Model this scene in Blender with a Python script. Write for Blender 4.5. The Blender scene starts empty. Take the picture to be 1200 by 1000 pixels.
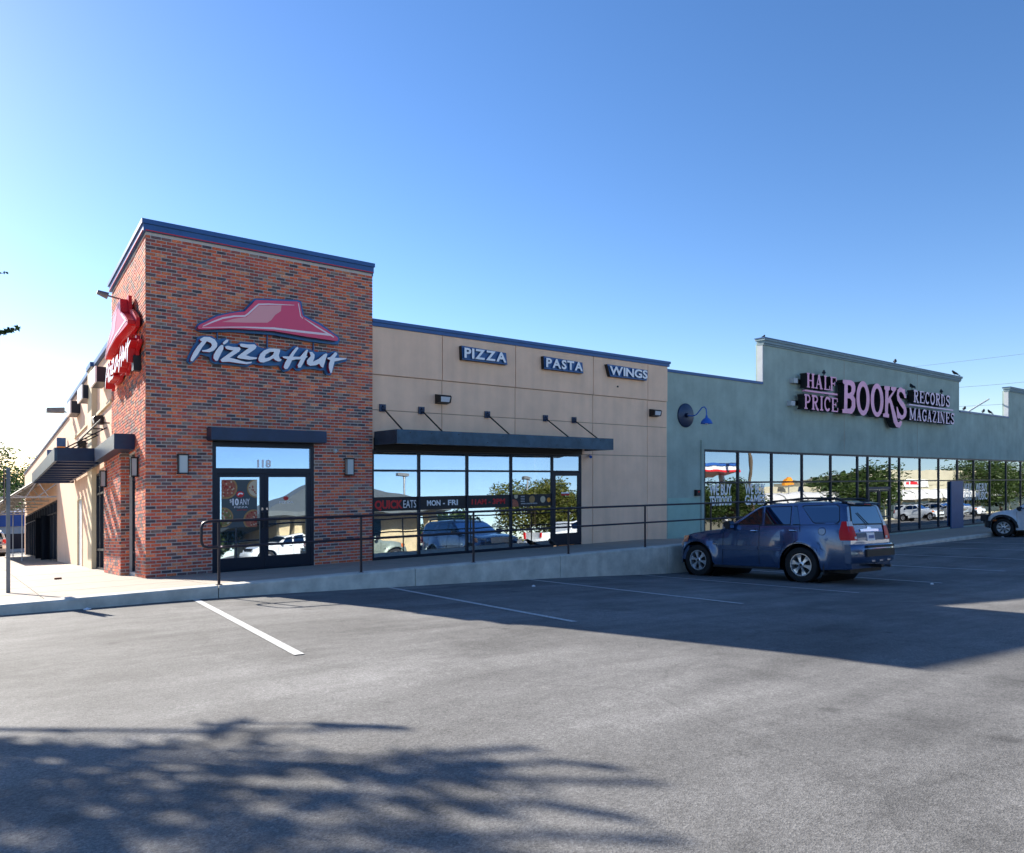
import bpy, math, random
from mathutils import Vector, Matrix, noise
from mathutils.geometry import tessellate_polygon
random.seed(7)
R = math.radians
sc = bpy.context.scene
COL = sc.collection
# ------------------------------------------------------------------ camera, sky, sun, exposure
cam_d = bpy.data.cameras.new('camera'); cam = bpy.data.objects.new('camera', cam_d); COL.objects.link(cam)
cam.location = (-2.9255, -16.542, 2.143)
cam.rotation_euler = (R(90), 0, math.atan2(-.6041, .7969))
cam_d.sensor_width = 36; cam_d.lens = 837 / 1200 * 36; cam_d.shift_y = 58 / 1200
cam_d.clip_start = .1; cam_d.clip_end = 3000
sc.camera = cam
SUN_D = Vector((3.467, -13.83, -6.978)).normalized()          # the way the light travels
SUN_EL = math.asin(-SUN_D.z); SUN_AZ = math.atan2(-SUN_D.x, -SUN_D.y)
w = bpy.data.worlds.new('World'); sc.world = w; w.use_nodes = True
nt = w.node_tree; nt.nodes.clear()
sky = nt.nodes.new('ShaderNodeTexSky'); sky.sky_type = 'NISHITA'; sky.sun_disc = False
sky.sun_elevation = SUN_EL; sky.sun_rotation = SUN_AZ
sky.altitude = 150; sky.air_density = 1.0; sky.dust_density = 0.15; sky.ozone_density = 3.5
bg = nt.nodes.new('ShaderNodeBackground'); bg.inputs[1].default_value = .082
wo = nt.nodes.new('ShaderNodeOutputWorld')
gm_ = nt.nodes.new('ShaderNodeGamma'); gm_.inputs[1].default_value = 1.08
hs_ = nt.nodes.new('ShaderNodeHueSaturation'); hs_.inputs['Saturation'].default_value = 1.14
nt.links.new(sky.outputs[0], gm_.inputs[0]); nt.links.new(gm_.outputs[0], hs_.inputs['Color']); tn_ = nt.nodes.new('ShaderNodeMix'); tn_.data_type = 'RGBA'; tn_.blend_type = 'MULTIPLY'; tn_.inputs[0].default_value = 1; tn_.inputs[7].default_value = (1.02, .905, .93, 1)
nt.links.new(hs_.outputs[0], tn_.inputs[6]); nt.links.new(tn_.outputs[2], bg.inputs[0]); nt.links.new(bg.outputs[0], wo.inputs[0])
sun_d = bpy.data.lights.new('sun', 'SUN'); sun_d.energy = 5.0; sun_d.angle = R(.53); sun_d.color = (1, .93, .82)
sun = bpy.data.objects.new('sun', sun_d); COL.objects.link(sun)
sun.rotation_euler = SUN_D.to_track_quat('-Z', 'Y').to_euler(); sun.location = (-20, 60, 40)
sc.view_settings.view_transform = 'Standard'; sc.view_settings.look = 'None'
sc.view_settings.exposure = 1.27; sc.view_settings.gamma = 1
sc.cycles.max_bounces = 6; sc.cycles.transparent_max_bounces = 16
sc.cycles.sample_clamp_indirect = 4

# ------------------------------------------------------------------ materials
def new_mat(name):
    m = bpy.data.materials.new(name); m.use_nodes = True
    return m, m.node_tree.nodes, m.node_tree.links, m.node_tree.nodes['Principled BSDF']
def mat(name, col, rough=.6, metal=0, var=.0, scale=4, bump=0, bscale=60, coat=0, spec=.5, emit=None, streak=0):
    """plain material with soft colour variation, fine relief and optional vertical streaks"""
    m, N, L, b = new_mat(name)
    b.inputs['Base Color'].default_value = (*col, 1); b.inputs['Roughness'].default_value = rough
    b.inputs['Metallic'].default_value = metal; b.inputs['Coat Weight'].default_value = coat
    b.inputs['Specular IOR Level'].default_value = spec
    if emit:
        b.inputs['Emission Color'].default_value = (*emit[0], 1); b.inputs['Emission Strength'].default_value = emit[1]
    if var or bump or streak:
        g = N.new('ShaderNodeNewGeometry')
        pos = g.outputs['Position']
    if var:
        n = N.new('ShaderNodeTexNoise'); n.inputs['Scale'].default_value = scale; n.inputs['Detail'].default_value = 6
        n.inputs['Roughness'].default_value = .62
        L.new(pos, n.inputs['Vector'])
        r = N.new('ShaderNodeMapRange'); r.inputs[1].default_value = .25; r.inputs[2].default_value = .75
        r.inputs[3].default_value = 1 - var; r.inputs[4].default_value = 1 + var
        L.new(n.outputs[0], r.inputs[0])
        fac = r.outputs[0]
        if streak:
            mp = N.new('ShaderNodeMapping'); mp.inputs['Scale'].default_value = (2.2, 2.2, .12)
            L.new(pos, mp.inputs[0])
            n3 = N.new('ShaderNodeTexNoise'); n3.inputs['Scale'].default_value = 1.6; n3.inputs['Detail'].default_value = 5
            L.new(mp.outputs[0], n3.inputs['Vector'])
            r3 = N.new('ShaderNodeMapRange'); r3.inputs[1].default_value = .3; r3.inputs[2].default_value = .75
            r3.inputs[3].default_value = 1 + streak * .4; r3.inputs[4].default_value = 1 - streak
            L.new(n3.outputs[0], r3.inputs[0])
            mu = N.new('ShaderNodeMath'); mu.operation = 'MULTIPLY'
            L.new(fac, mu.inputs[0]); L.new(r3.outputs[0], mu.inputs[1]); fac = mu.outputs[0]
        mx = N.new('ShaderNodeVectorMath'); mx.operation = 'SCALE'; mx.inputs[0].default_value = col
        L.new(fac, mx.inputs['Scale']); L.new(mx.outputs[0], b.inputs['Base Color'])
    if bump:
        n2 = N.new('ShaderNodeTexNoise'); n2.inputs['Scale'].default_value = bscale; n2.inputs['Detail'].default_value = 5
        L.new(pos, n2.inputs['Vector'])
        bp = N.new('ShaderNodeBump'); bp.inputs['Strength'].default_value = bump; bp.inputs['Distance'].default_value = .01
        L.new(n2.outputs[0], bp.inputs['Height']); L.new(bp.outputs[0], b.inputs['Normal'])
    return m
def glass(name, refl=.6, tint=(.55, .62, .6), rough=.0, gcol=(.93, .97, 1), lean=.0766):
    """reflective coated storefront glass: mirror-like coat over a tinted clear pane"""
    m = bpy.data.materials.new(name); m.use_nodes = True; N = m.node_tree.nodes; L = m.node_tree.links; N.clear()
    o = N.new('ShaderNodeOutputMaterial'); mx = N.new('ShaderNodeMixShader'); t = N.new('ShaderNodeBsdfTransparent')
    g = N.new('ShaderNodeBsdfGlossy'); g.inputs['Roughness'].default_value = rough; g.inputs[0].default_value = (*gcol, 1)
    t.inputs[0].default_value = (*tint, 1)
    lw = N.new('ShaderNodeFresnel'); lw.inputs[0].default_value = 1.5
    ad = N.new('ShaderNodeMath'); ad.operation = 'ADD'; ad.use_clamp = True; ad.inputs[1].default_value = refl
    L.new(lw.outputs[0], ad.inputs[0]); L.new(ad.outputs[0], mx.inputs[0])
    L.new(t.outputs[0], mx.inputs[1]); L.new(g.outputs[0], mx.inputs[2]); L.new(mx.outputs[0], o.inputs[0])
    # very slight waviness of real float glass
    n = N.new('ShaderNodeTexNoise'); n.inputs['Scale'].default_value = 1.1; n.inputs['Detail'].default_value = 1
    ge = N.new('ShaderNodeNewGeometry'); L.new(ge.outputs['Position'], n.inputs['Vector'])
    bp = N.new('ShaderNodeBump'); bp.inputs['Strength'].default_value = .2; bp.inputs['Distance'].default_value = .012
    L.new(n.outputs[0], bp.inputs['Height'])
    # tilted shading normal shifts the reflections; the panes themselves stand upright
    av = N.new('ShaderNodeVectorMath'); av.operation = 'ADD'; av.inputs[1].default_value = (0, 0, lean); L.new(bp.outputs[0], av.inputs[0])
    nv = N.new('ShaderNodeVectorMath'); nv.operation = 'NORMALIZE'; L.new(av.outputs[0], nv.inputs[0]); L.new(nv.outputs[0], g.inputs['Normal'])
    return m

def asphalt():
    m, N, L, b = new_mat('old_asphalt')
    g = N.new('ShaderNodeNewGeometry'); pos = g.outputs['Position']
    def nz(scale, detail=4, rough=.55, vec=None):
        n = N.new('ShaderNodeTexNoise'); n.inputs['Scale'].default_value = scale; n.inputs['Detail'].default_value = detail
        n.inputs['Roughness'].default_value = rough; L.new(vec or pos, n.inputs['Vector']); return n.outputs[0]
    def rng(src, a, c, lo, hi):
        r = N.new('ShaderNodeMapRange'); r.inputs[1].default_value = a; r.inputs[2].default_value = c
        r.inputs[3].default_value = lo; r.inputs[4].default_value = hi; L.new(src, r.inputs[0]); return r.outputs[0]
    def mul(a, c):
        k = N.new('ShaderNodeMath'); k.operation = 'MULTIPLY'; L.new(a, k.inputs[0]); L.new(c, k.inputs[1]); return k.outputs[0]
    big = rng(nz(.3, 6, .62), .34, .66, .70, 1.2)
    mp = N.new('ShaderNodeMapping'); mp.inputs['Rotation'].default_value = (0, 0, .12); mp.inputs['Scale'].default_value = (.35, 1.6, 1)
    L.new(pos, mp.inputs[0])
    drag = rng(nz(1.1, 7, .65, mp.outputs[0]), .36, .64, 1.12, .76)
    mid = rng(nz(7, 7, .75), .3, .7, .84, 1.15)
    fine = rng(nz(45, 5, .9), .34, .66, .68, 1.34)
    v = N.new('ShaderNodeTexVoronoi'); v.inputs['Scale'].default_value = 120; L.new(pos, v.inputs['Vector'])
    sx3 = N.new('ShaderNodeSeparateColor'); L.new(v.outputs['Color'], sx3.inputs[0])
    stone = rng(sx3.outputs[0], .0, 1, .72, 1.30)
    fac = mul(mul(mul(big, drag), mid), mul(fine, stone))
    # oil stains
    st = rng(nz(.7, 6, .65), .52, .66, 1, .74); fac = mul(fac, st)
    vs_ = N.new('ShaderNodeTexVoronoi'); vs_.inputs['Scale'].default_value = 1.15; vs_.inputs['Randomness'].default_value = 1
    wv = N.new('ShaderNodeMix'); wv.data_type = 'VECTOR'; wv.inputs['Factor'].default_value = .12; L.new(pos, wv.inputs[4])
    nn_ = N.new('ShaderNodeTexNoise'); nn_.inputs['Scale'].default_value = 5; L.new(pos, nn_.inputs['Vector']); L.new(nn_.outputs['Color'], wv.inputs[5]); L.new(wv.outputs[1], vs_.inputs['Vector'])
    drip = rng(vs_.outputs['Distance'], .03, .11, .62, 1); fac = mul(fac, drip)
    # pale grit
    vg = N.new('ShaderNodeTexVoronoi'); vg.inputs['Scale'].default_value = 16; L.new(pos, vg.inputs['Vector'])
    grit = rng(vg.outputs['Distance'], .03, .07, 1.5, 1); fac = mul(fac, grit)
    # cracks
    n = N.new('ShaderNodeTexNoise'); n.inputs['Scale'].default_value = 1.6; n.inputs['Detail'].default_value = 5; L.new(pos, n.inputs['Vector'])
    mixv = N.new('ShaderNodeMix'); mixv.data_type = 'VECTOR'; mixv.inputs['Factor'].default_value = .22
    L.new(pos, mixv.inputs[4]); L.new(n.outputs['Color'], mixv.inputs[5])
    vc = N.new('ShaderNodeTexVoronoi'); vc.feature = 'DISTANCE_TO_EDGE'; vc.inputs['Scale'].default_value = .21
    L.new(mixv.outputs[1], vc.inputs['Vector'])
    cr = rng(vc.outputs['Distance'], .001, .003, .86, 1)
    gate = rng(nz(.25, 2), .40, .46, 1, 0)
    cg = N.new('ShaderNodeMix'); cg.data_type = 'FLOAT'; L.new(gate, cg.inputs[0]); L.new(cr, cg.inputs[2]); cg.inputs[3].default_value = 1
    fac = mul(fac, cg.outputs[0])
    sc_ = N.new('ShaderNodeVectorMath'); sc_.operation = 'SCALE'; sc_.inputs[0].default_value = ASPH
    L.new(fac, sc_.inputs['Scale']); L.new(sc_.outputs[0], b.inputs['Base Color'])
    b.inputs['Roughness'].default_value = .85; b.inputs['Specular IOR Level'].default_value = .35
    ht = N.new('ShaderNodeMath'); ht.operation = 'ADD'; L.new(nz(300, 3, .8), ht.inputs[0]); L.new(v.outputs['Distance'], ht.inputs[1])
    bp = N.new('ShaderNodeBump'); bp.inputs['Strength'].default_value = .6; bp.inputs['Distance'].default_value = .0035
    L.new(ht.outputs[0], bp.inputs['Height']); L.new(bp.outputs[0], b.inputs['Normal'])
    return m
ASPH = (.176, .172, .166)

def brick_mat():
    m, N, L, b = new_mat('brick_face')
    a = N.new('ShaderNodeAttribute'); a.attribute_name = 'Col'
    g = N.new('ShaderNodeNewGeometry')
    n = N.new('ShaderNodeTexNoise'); n.inputs['Scale'].default_value = 34; n.inputs['Detail'].default_value = 5
    L.new(g.outputs['Position'], n.inputs['Vector'])
    r = N.new('ShaderNodeMapRange'); r.inputs[1].default_value = .3; r.inputs[2].default_value = .7; r.inputs[3].default_value = .7; r.inputs[4].default_value = 1.3
    L.new(n.outputs[0], r.inputs[0])
    s = N.new('ShaderNodeVectorMath'); s.operation = 'SCALE'; L.new(a.outputs['Color'], s.inputs[0]); L.new(r.outputs[0], s.inputs['Scale'])
    L.new(s.outputs[0], b.inputs['Base Color']); b.inputs['Roughness'].default_value = .85
    bp = N.new('ShaderNodeBump'); bp.inputs['Strength'].default_value = .4; bp.inputs['Distance'].default_value = .004
    L.new(n.outputs[0], bp.inputs['Height']); L.new(bp.outputs[0], b.inputs['Normal'])
    return m
def leaf_mat(name, c1, c2):
    m, N, L, b = new_mat(name)
    a = N.new('ShaderNodeAttribute'); a.attribute_name = 'Col'
    mx = N.new('ShaderNodeMix'); mx.data_type = 'RGBA'; mx.inputs[6].default_value = (*c1, 1); mx.inputs[7].default_value = (*c2, 1)
    L.new(a.outputs['Fac'], mx.inputs[0]); L.new(mx.outputs[2], b.inputs['Base Color'])
    b.inputs['Roughness'].default_value = .55; b.inputs['Subsurface Weight'].default_value = 0
    tr = N.new('ShaderNodeBsdfTranslucent'); L.new(mx.outputs[2], tr.inputs[0])
    ms = N.new('ShaderNodeMixShader'); ms.inputs[0].default_value = .4
    o = N['Material Output']; L.new(b.outputs[0], ms.inputs[1]); L.new(tr.outputs[0], ms.inputs[2]); L.new(ms.outputs[0], o.inputs[0])
    return m

M = {}
M['asphalt'] = asphalt()
M['concrete'] = mat('sidewalk_concrete', (.37, .31, .25), .85, var=.13, scale=2.2, bump=.35, bscale=90)
M['kerb'] = mat('kerb_concrete', (.62, .58, .50), .88, var=.28, scale=3, bump=.4, bscale=50, streak=.12)
M['mortar'] = mat('mortar', (.60, .56, .52), .95, var=.12, scale=20, bump=.3, bscale=120)
M['brick'] = brick_mat()
M['stucco'] = mat('beige_stucco', (.93, .61, .42), .9, var=.09, scale=1.3, bump=.45, bscale=120, streak=.09)
M['stucco_joint'] = mat('stucco_joint', (.40, .29, .22), .95)
M['olive'] = mat('pale_stucco_trim', (.78, .64, .42), .9, var=.08, bump=.2, bscale=90)
M['teal'] = mat('teal_stucco', (.35, .43, .38), .9, var=.22, scale=.9, bump=.4, bscale=110, streak=.08)
M['teal_light'] = mat('teal_patch_paint', (.33, .49, .42), .85, var=.12, scale=2, bump=.2, bscale=110)
M['cornice'] = mat('grey_cornice', (.22, .30, .33), .8, var=.12, scale=2)
M['navy'] = mat('navy_metal', (.010, .028, .075), .35, metal=.25, var=.25, scale=3)
M['navy_cap'] = mat('blue_cap_flashing', (.025, .09, .24), .4, metal=.2, var=.15, scale=2)
M['frame'] = mat('dark_aluminium', (.012, .018, .034), .38, metal=.4)
M['steel_awning'] = mat('worn_blue_grey_steel', (.035, .075, .12), .42, metal=.4, var=.45, scale=2.5, bump=.1, bscale=20)
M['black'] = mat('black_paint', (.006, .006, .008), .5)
M['rail'] = mat('bronze_rail_paint', (.035, .026, .034), .4, metal=.3, var=.2, scale=8)
M['galv'] = mat('galvanised_post', (.20, .21, .22), .5, metal=.6, var=.15, scale=9)
M['white'] = mat('white_plastic', (.80, .80, .82), .4)
M['letter_white'] = mat('white_letter_face', (.90, .88, .90), .35)
M['red'] = mat('red_plastic', (.62, .012, .02), .35)
M['dark_red'] = mat('dark_red_return', (.28, .006, .03), .35)
M['hat_red'] = mat('rose_red_sign_face', (.78, .045, .13), .3)
M['hat_pale'] = mat('pale_rose_sign_face', (.85, .33, .33), .3)
M['hat_line'] = mat('rose_white_line', (.9, .68, .70), .3)
M['sign_back'] = mat('blue_sign_backer', (.02, .12, .30), .4, metal=.2)
M['pink'] = mat('pink_letter_face', (.9, .36, .55), .4, var=.16, scale=1.1)
M['pale_pink'] = mat('pale_pink_letter_face', (.78, .55, .72), .4, var=.15, scale=2)
M['glass'] = glass('storefront_glass', .48, tint=(.7, .75, .73))
M['glass_book'] = glass('bookstore_glass', .40, tint=(.75, .8, .78))
M['auto_glass'] = glass('car_glass', .12, tint=(.02, .03, .04), gcol=(.5, .72, 1), lean=0)
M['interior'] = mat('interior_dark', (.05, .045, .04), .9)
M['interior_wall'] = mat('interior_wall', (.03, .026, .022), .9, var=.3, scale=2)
M['tube'] = mat('ceiling_tube', (.9, .9, .85), .5, emit=((1, .95, .8), 14.0))
M['lamp_glass'] = mat('frosted_lamp_glass', (.55, .60, .60), .25, coat=.5)
M['chrome'] = mat('chrome', (.75, .77, .8), .12, metal=1)
M['alloy'] = mat('alloy_wheel', (.62, .64, .68), .28, metal=.8)
M['rubber'] = mat('tyre_rubber', (.012, .012, .013), .8, bump=.3, bscale=90)
M['suv_blue'] = mat('slate_blue_car_paint', (.040, .085, .19), .2, metal=.6, coat=1)
M['suv_trim'] = mat('grey_blue_car_trim', (.05, .085, .16), .4, metal=.4, coat=.5)
M['car_white'] = mat('white_car_paint', (.62, .66, .70), .35, coat=1)
M['car_green'] = mat('grey_green_car_paint', (.22, .27, .24), .35, metal=.4, coat=1)
M['car_silver'] = mat('silver_car_paint', (.45, .47, .49), .35, metal=.5, coat=1)
M['car_black_plastic'] = mat('black_bumper_plastic', (.012, .013, .016), .55)
M['lens_red'] = mat('red_lamp_lens', (.62, .006, .01), .4, spec=.3)
M['lens_white'] = mat('clear_lamp_lens', (.6, .62, .66), .3)
M['lens_amber'] = mat('amber_lamp_lens', (.75, .16, .02), .2, coat=1)
M['blue_lamp'] = mat('blue_enamel', (.02, .12, .50), .35, coat=.4)
M['paint_line'] = mat('worn_white_road_paint', (.50, .50, .49), .85, var=.5, scale=30, bump=.3, bscale=120)
M['bark'] = mat('bark', (.11, .085, .06), .95, var=.3, scale=14, bump=.6, bscale=30)
M['leaf'] = leaf_mat('oak_leaf', (.022, .050, .012), (.075, .125, .022))
M['leaf_warm'] = leaf_mat('warm_elm_leaf', (.04, .07, .012), (.17, .17, .03))  # yellower leaf green than the oak
M['soil'] = mat('dry_ground', (.22, .19, .13), .95, var=.25, scale=.4, bump=.3, bscale=20)
M['roof_shingle'] = mat('grey_standing_seam_roof', (.10, .12, .13), .6, metal=.2, var=.12, scale=3)
M['stone'] = mat('cut_limestone', (.46, .38, .24), .9, var=.25, scale=1.4, bump=.5, bscale=14)
M['cream'] = mat('cream_stucco', (.42, .39, .29), .9, var=.1, scale=.6)
M['tan_sheet'] = mat('tan_corrugated_sheet', (.26, .21, .15), .7, var=.2, scale=2)
M['white_awning'] = mat('white_scalloped_awning', (.62, .62, .62), .7, var=.1, scale=3)
M['bird'] = mat('black_feathers', (.01, .01, .014), .6)
M['poster_dark'] = mat('dark_poster_print', (.07, .09, .10), .6)
M['banner'] = mat('charcoal_vinyl', (.022, .018, .02), .6)
M['crust'] = mat('pizza_crust_print', (.42, .24, .09), .7, var=.3, scale=30)
M['topping'] = mat('pizza_topping_print', (.42, .12, .07), .7, var=.6, scale=45)
M['topping2'] = mat('pizza_green_topping_print', (.22, .20, .07), .7, var=.7, scale=45)
M['dot_red'] = mat('pepperoni_print', (.35, .03, .025), .7)
M['cheese'] = mat('cheese_print', (.62, .50, .34), .7)
M['brown'] = mat('brown_cardboard', (.14, .05, .02), .8)
M['brown_grit'] = mat('loose_grit', (.24, .20, .14), .9, var=.5, scale=40)
M['orange'] = mat('orange_sign', (.85, .30, .02), .5)
M['sign_blue'] = mat('canopy_blue', (.02, .10, .38), .5)
M['far_wall'] = mat('pale_far_wall', (.50, .52, .53), .8, var=.1)

# ------------------------------------------------------------------ building blocks
G = .0766                       # the side street and the pavement fall away at this grade
def tag(o, label=None, cat=None, group=None, kind=None):
    if label: o['label'] = label
    if cat: o['category'] = cat
    if group: o['group'] = group
    if kind: o['kind'] = kind
    return o
def thing(name, label, cat, loc=(0, 0, 0), rotz=0, group=None):
    o = bpy.data.objects.new(name, None); COL.objects.link(o); o.empty_display_size = .2
    o.location = loc; o.rotation_euler = (0, 0, rotz)
    return tag(o, label, cat, group)
def dup(o, parent=None, loc=None, rotz=None, label=None):
    kids = list(o.children)
    c = o.copy(); COL.objects.link(c); c.parent = parent
    if loc is not None: c.location = loc
    if rotz is not None: c.rotation_euler = (0, 0, rotz)
    if label: c['label'] = label
    for k in kids: dup(k, c)
    return c
class MB:
    def __init__(s): s.v = []; s.f = []; s.m = []
    def quad(s, a, b, c, d, mi=0):
        n = len(s.v); s.v += [a, b, c, d]; s.f.append((n, n+1, n+2, n+3)); s.m.append(mi); return s
    def box(s, x0, x1, y0, y1, z0, z1, mi=0):
        n = len(s.v)
        s.v += [(x0,y0,z0),(x1,y0,z0),(x1,y1,z0),(x0,y1,z0),(x0,y0,z1),(x1,y0,z1),(x1,y1,z1),(x0,y1,z1)]
        for q in ((0,3,2,1),(4,5,6,7),(0,1,5,4),(1,2,6,5),(2,3,7,6),(3,0,4,7)):
            s.f.append(tuple(n+i for i in q)); s.m.append(mi)
        return s
    def prism(s, loops, y0, y1, mi=0, side=None, axis='y'):
        """loops: outer polygon and holes in (x, z); extruded from y0 (front) to y1"""
        if isinstance(loops[0][0], (int, float)): loops = [loops]
        P = (lambda a, b, t: (a, t, b)) if axis == 'y' else ((lambda a, b, t: (t, a, b)) if axis == 'x' else (lambda a, b, t: (a, b, t)))
        tris = tessellate_polygon([[Vector((a, b, 0)) for a, b in lp] for lp in loops])
        flat = [p for lp in loops for p in lp]; n = len(s.v); k = len(flat)
        s.v += [P(a, b, y0) for a, b in flat] + [P(a, b, y1) for a, b in flat]
        for t in tris:
            s.f.append(tuple(n+i for i in t)); s.m.append(mi)
            s.f.append(tuple(n+k+i for i in reversed(t))); s.m.append(mi if side is None else side)
        o = n
        for lp in loops:
            for i in range(len(lp)):
                j = (i+1) % len(lp)
                s.f.append((o+i, o+j, o+j+k, o+i+k)); s.m.append(mi if side is None else side)
            o += len(lp)
        return s
    def ribbon(s, pts, wid, y0, y1, mi=0, side=None):
        """flat stroke of given width(s) in the (x, z) plane, extruded"""
        n = len(pts); wid = wid if isinstance(wid, (list, tuple)) else [wid]*n
        Lp, Rp = [], []
        for i in range(n):
            a = Vector(pts[max(0, i-1)]); b = Vector(pts[min(n-1, i+1)]); d = (b-a)
            d = d.normalized() if d.length > 1e-6 else Vector((1, 0)); nn = Vector((-d.y, d.x))*wid[i]*.5
            p = Vector(pts[i]); Lp.append(tuple(p+nn)); Rp.append(tuple(p-nn))
        o = len(s.v)
        for i in range(n):
            s.v += [(Lp[i][0], y0, Lp[i][1]), (Rp[i][0], y0, Rp[i][1]), (Lp[i][0], y1, Lp[i][1]), (Rp[i][0], y1, Rp[i][1])]
        sd = mi if side is None else side
        for i in range(n-1):
            a = o+4*i; b = a+4
            s.f += [(a, b, b+1, a+1), (a+2, a+3, b+3, b+2), (a, a+2, b+2, b), (a+1, b+1, b+3, a+3)]; s.m += [mi, sd, sd, sd]
        a = o; b = o+4*(n-1); s.f += [(a, a+1, a+3, a+2), (b, b+2, b+3, b+1)]; s.m += [sd, sd]
        return s
    def tube(s, pts, r, n=8, mi=0, cap=True):
        rr = r if isinstance(r, (list, tuple)) else [r]*len(pts)
        o = len(s.v); P = [Vector(p) for p in pts]; up = None
        for i, p in enumerate(P):
            d = (P[min(i+1, len(P)-1)]-P[max(i-1, 0)]).normalized()
            if up is None:
                up = Vector((0, 0, 1)) if abs(d.z) < .9 else Vector((1, 0, 0))
            a = d.cross(up).normalized(); b = a.cross(d).normalized(); up = b
            for k in range(n):
                t = 2*math.pi*k/n; s.v.append(tuple(p+(a*math.cos(t)+b*math.sin(t))*rr[i]))
        for i in range(len(P)-1):
            for k in range(n):
                s.f.append((o+i*n+k, o+i*n+(k+1) % n, o+(i+1)*n+(k+1) % n, o+(i+1)*n+k)); s.m.append(mi)
        if cap:
            s.f.append(tuple(o+k for k in reversed(range(n)))); s.f.append(tuple(o+(len(P)-1)*n+k for k in range(n))); s.m += [mi, mi]
        return s
    def lathe(s, prof, n=20, axis='z', c=(0, 0, 0), mi=0):
        """prof: (radius, height) pairs turned round the axis"""
        o = len(s.v)
        for r, h in prof:
            for k in range(n):
                t = 2*math.pi*k/n; a, b = r*math.cos(t), r*math.sin(t)
                p = (a, b, h) if axis == 'z' else ((a, h, b) if axis == 'y' else (h, a, b))
                s.v.append((p[0]+c[0], p[1]+c[1], p[2]+c[2]))
        for i in range(len(prof)-1):
            for k in range(n):
                s.f.append((o+i*n+k, o+i*n+(k+1) % n, o+(i+1)*n+(k+1) % n, o+(i+1)*n+k)); s.m.append(mi)
        return s
    def build(s, name, mats, parent=None, loc=None, grade=False, smooth=None, rel=True, ptype=None):
        vs = s.v
        if grade: vs = [(x, y, z-G*y) for x, y, z in vs]
        if parent is not None and rel:
            q = parent
            ox = oy = oz = 0
            while q is not None: ox += q.location.x; oy += q.location.y; oz += q.location.z; q = q.parent
            vs = [(x-ox, y-oy, z-oz) for x, y, z in vs]
        me = bpy.data.meshes.new(name); me.from_pydata(vs, [], s.f)
        mats = mats if isinstance(mats, (list, tuple)) else [mats]
        for m_ in mats: me.materials.append(M[m_] if isinstance(m_, str) else m_)
        if len(mats) > 1: me.polygons.foreach_set('material_index', s.m)
        if smooth is not None:
            me.shade_smooth(); me.set_sharp_from_angle(angle=R(smooth))
        me.update()
        o = bpy.data.objects.new(name, me); COL.objects.link(o); o.parent = parent
        if loc is not None: o.location = loc
        return o
def part(name, mb, mats, parent, **k): return mb.build(name, mats, parent, **k)
def struct(name, mb, mats, **k):
    o = mb.build(name, mats, **k)
    if o.parent is None: o['kind'] = 'structure'
    return o
def fix_normals(o):
    import bmesh
    bm = bmesh.new(); bm.from_mesh(o.data); bmesh.ops.recalc_face_normals(bm, faces=bm.faces); bm.to_mesh(o.data); bm.free()

# text: every word is real geometry made from the built-in font
_glyph = {}
def text_polys(body, size, bold=0., xs=1.):
    key = (body, round(size, 3), bold, xs)
    if key in _glyph: return _glyph[key]
    cu = bpy.data.curves.new('t', 'FONT'); cu.body = body; cu.size = size; cu.offset = bold; cu.resolution_u = 3
    o = bpy.data.objects.new('t', cu); COL.objects.link(o)
    dg = bpy.context.evaluated_depsgraph_get(); me = bpy.data.meshes.new_from_object(o.evaluated_get(dg))
    v = [(p.co.x*xs, p.co.y) for p in me.vertices]; f = [tuple(p.vertices) for p in me.polygons]
    bpy.data.objects.remove(o); bpy.data.curves.remove(cu); bpy.data.meshes.remove(me)
    _glyph[key] = (v, f); return v, f
def add_text(mb, body, x, z, y, height, width=None, bold=0., depth=.0, mi=0, side=None, slant=0):
    """one line of lettering, baseline left at (x, z), cap height given; width stretches it"""
    size = height/.70
    v, f = text_polys(body, round(size, 3), bold)
    if not v: return 0
    x0 = min(p[0] for p in v); x1 = max(p[0] for p in v); z0 = 0
    sx = (width/(x1-x0)) if width else 1
    n = len(mb.v); k = len(v)
    mb.v += [(x+(p[0]-x0)*sx+slant*p[1], y, z+p[1]) for p in v]
    for q in f: mb.f.append(tuple(n+i for i in q)); mb.m.append(mi)
    if depth:
        edges = {}
        for q in f:
            for i in range(len(q)):
                a, b = q[i], q[(i+1) % len(q)]; e = (min(a, b), max(a, b)); edges.setdefault(e, []).append((a, b))
        mb.v += [(x+(p[0]-x0)*sx+slant*p[1], y+depth, z+p[1]) for p in v]
        for e, l in edges.items():
            if len(l) == 1:
                a, b = l[0]; mb.f.append((n+a, n+b, n+k+b, n+k+a)); mb.m.append(mi if side is None else side)
    return (x1-x0)*sx

# ------------------------------------------------------------------ ground
KN = [(-60, 1.3), (-15, .55), (-2.6, .16), (.4, .12), (3, .01), (7.9, -.20), (12, -.44), (16, -.50), (24, -.50), (34, -.57), (60, -.62), (140, -.7), (400, -.8)]
def lin(x, K):
    if x <= K[0][0]: return K[0][1]
    for (a, za), (b, zb) in zip(K, K[1:]):
        if x <= b: return za+(zb-za)*(x-a)/(b-a)
    return K[-1][1]
def fk(x): return sum(lin(x+d, KN) for d in (-1.2, -.6, 0, .6, 1.2))/5
def lot_z(x, y): return fk(x)+.055*(-4.1-max(y, -90))
def lift(x, t): return t*t*(3-2*t)
def walk_h(x):
    t = min(1, max(0, (x-15)/9)); return -.73*lift(x, t)
def walk_z(x, y): return walk_h(x)-G*y
def sheet(xs, ys, zf):
    mb = MB(); n = len(ys)
    mb.v = [(x, y, zf(x, y)) for x in xs for y in ys]
    for i in range(len(xs)-1):
        for j in range(n-1): mb.f.append((i*n+j, (i+1)*n+j, (i+1)*n+j+1, i*n+j+1)); mb.m.append(0)
    return mb
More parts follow.
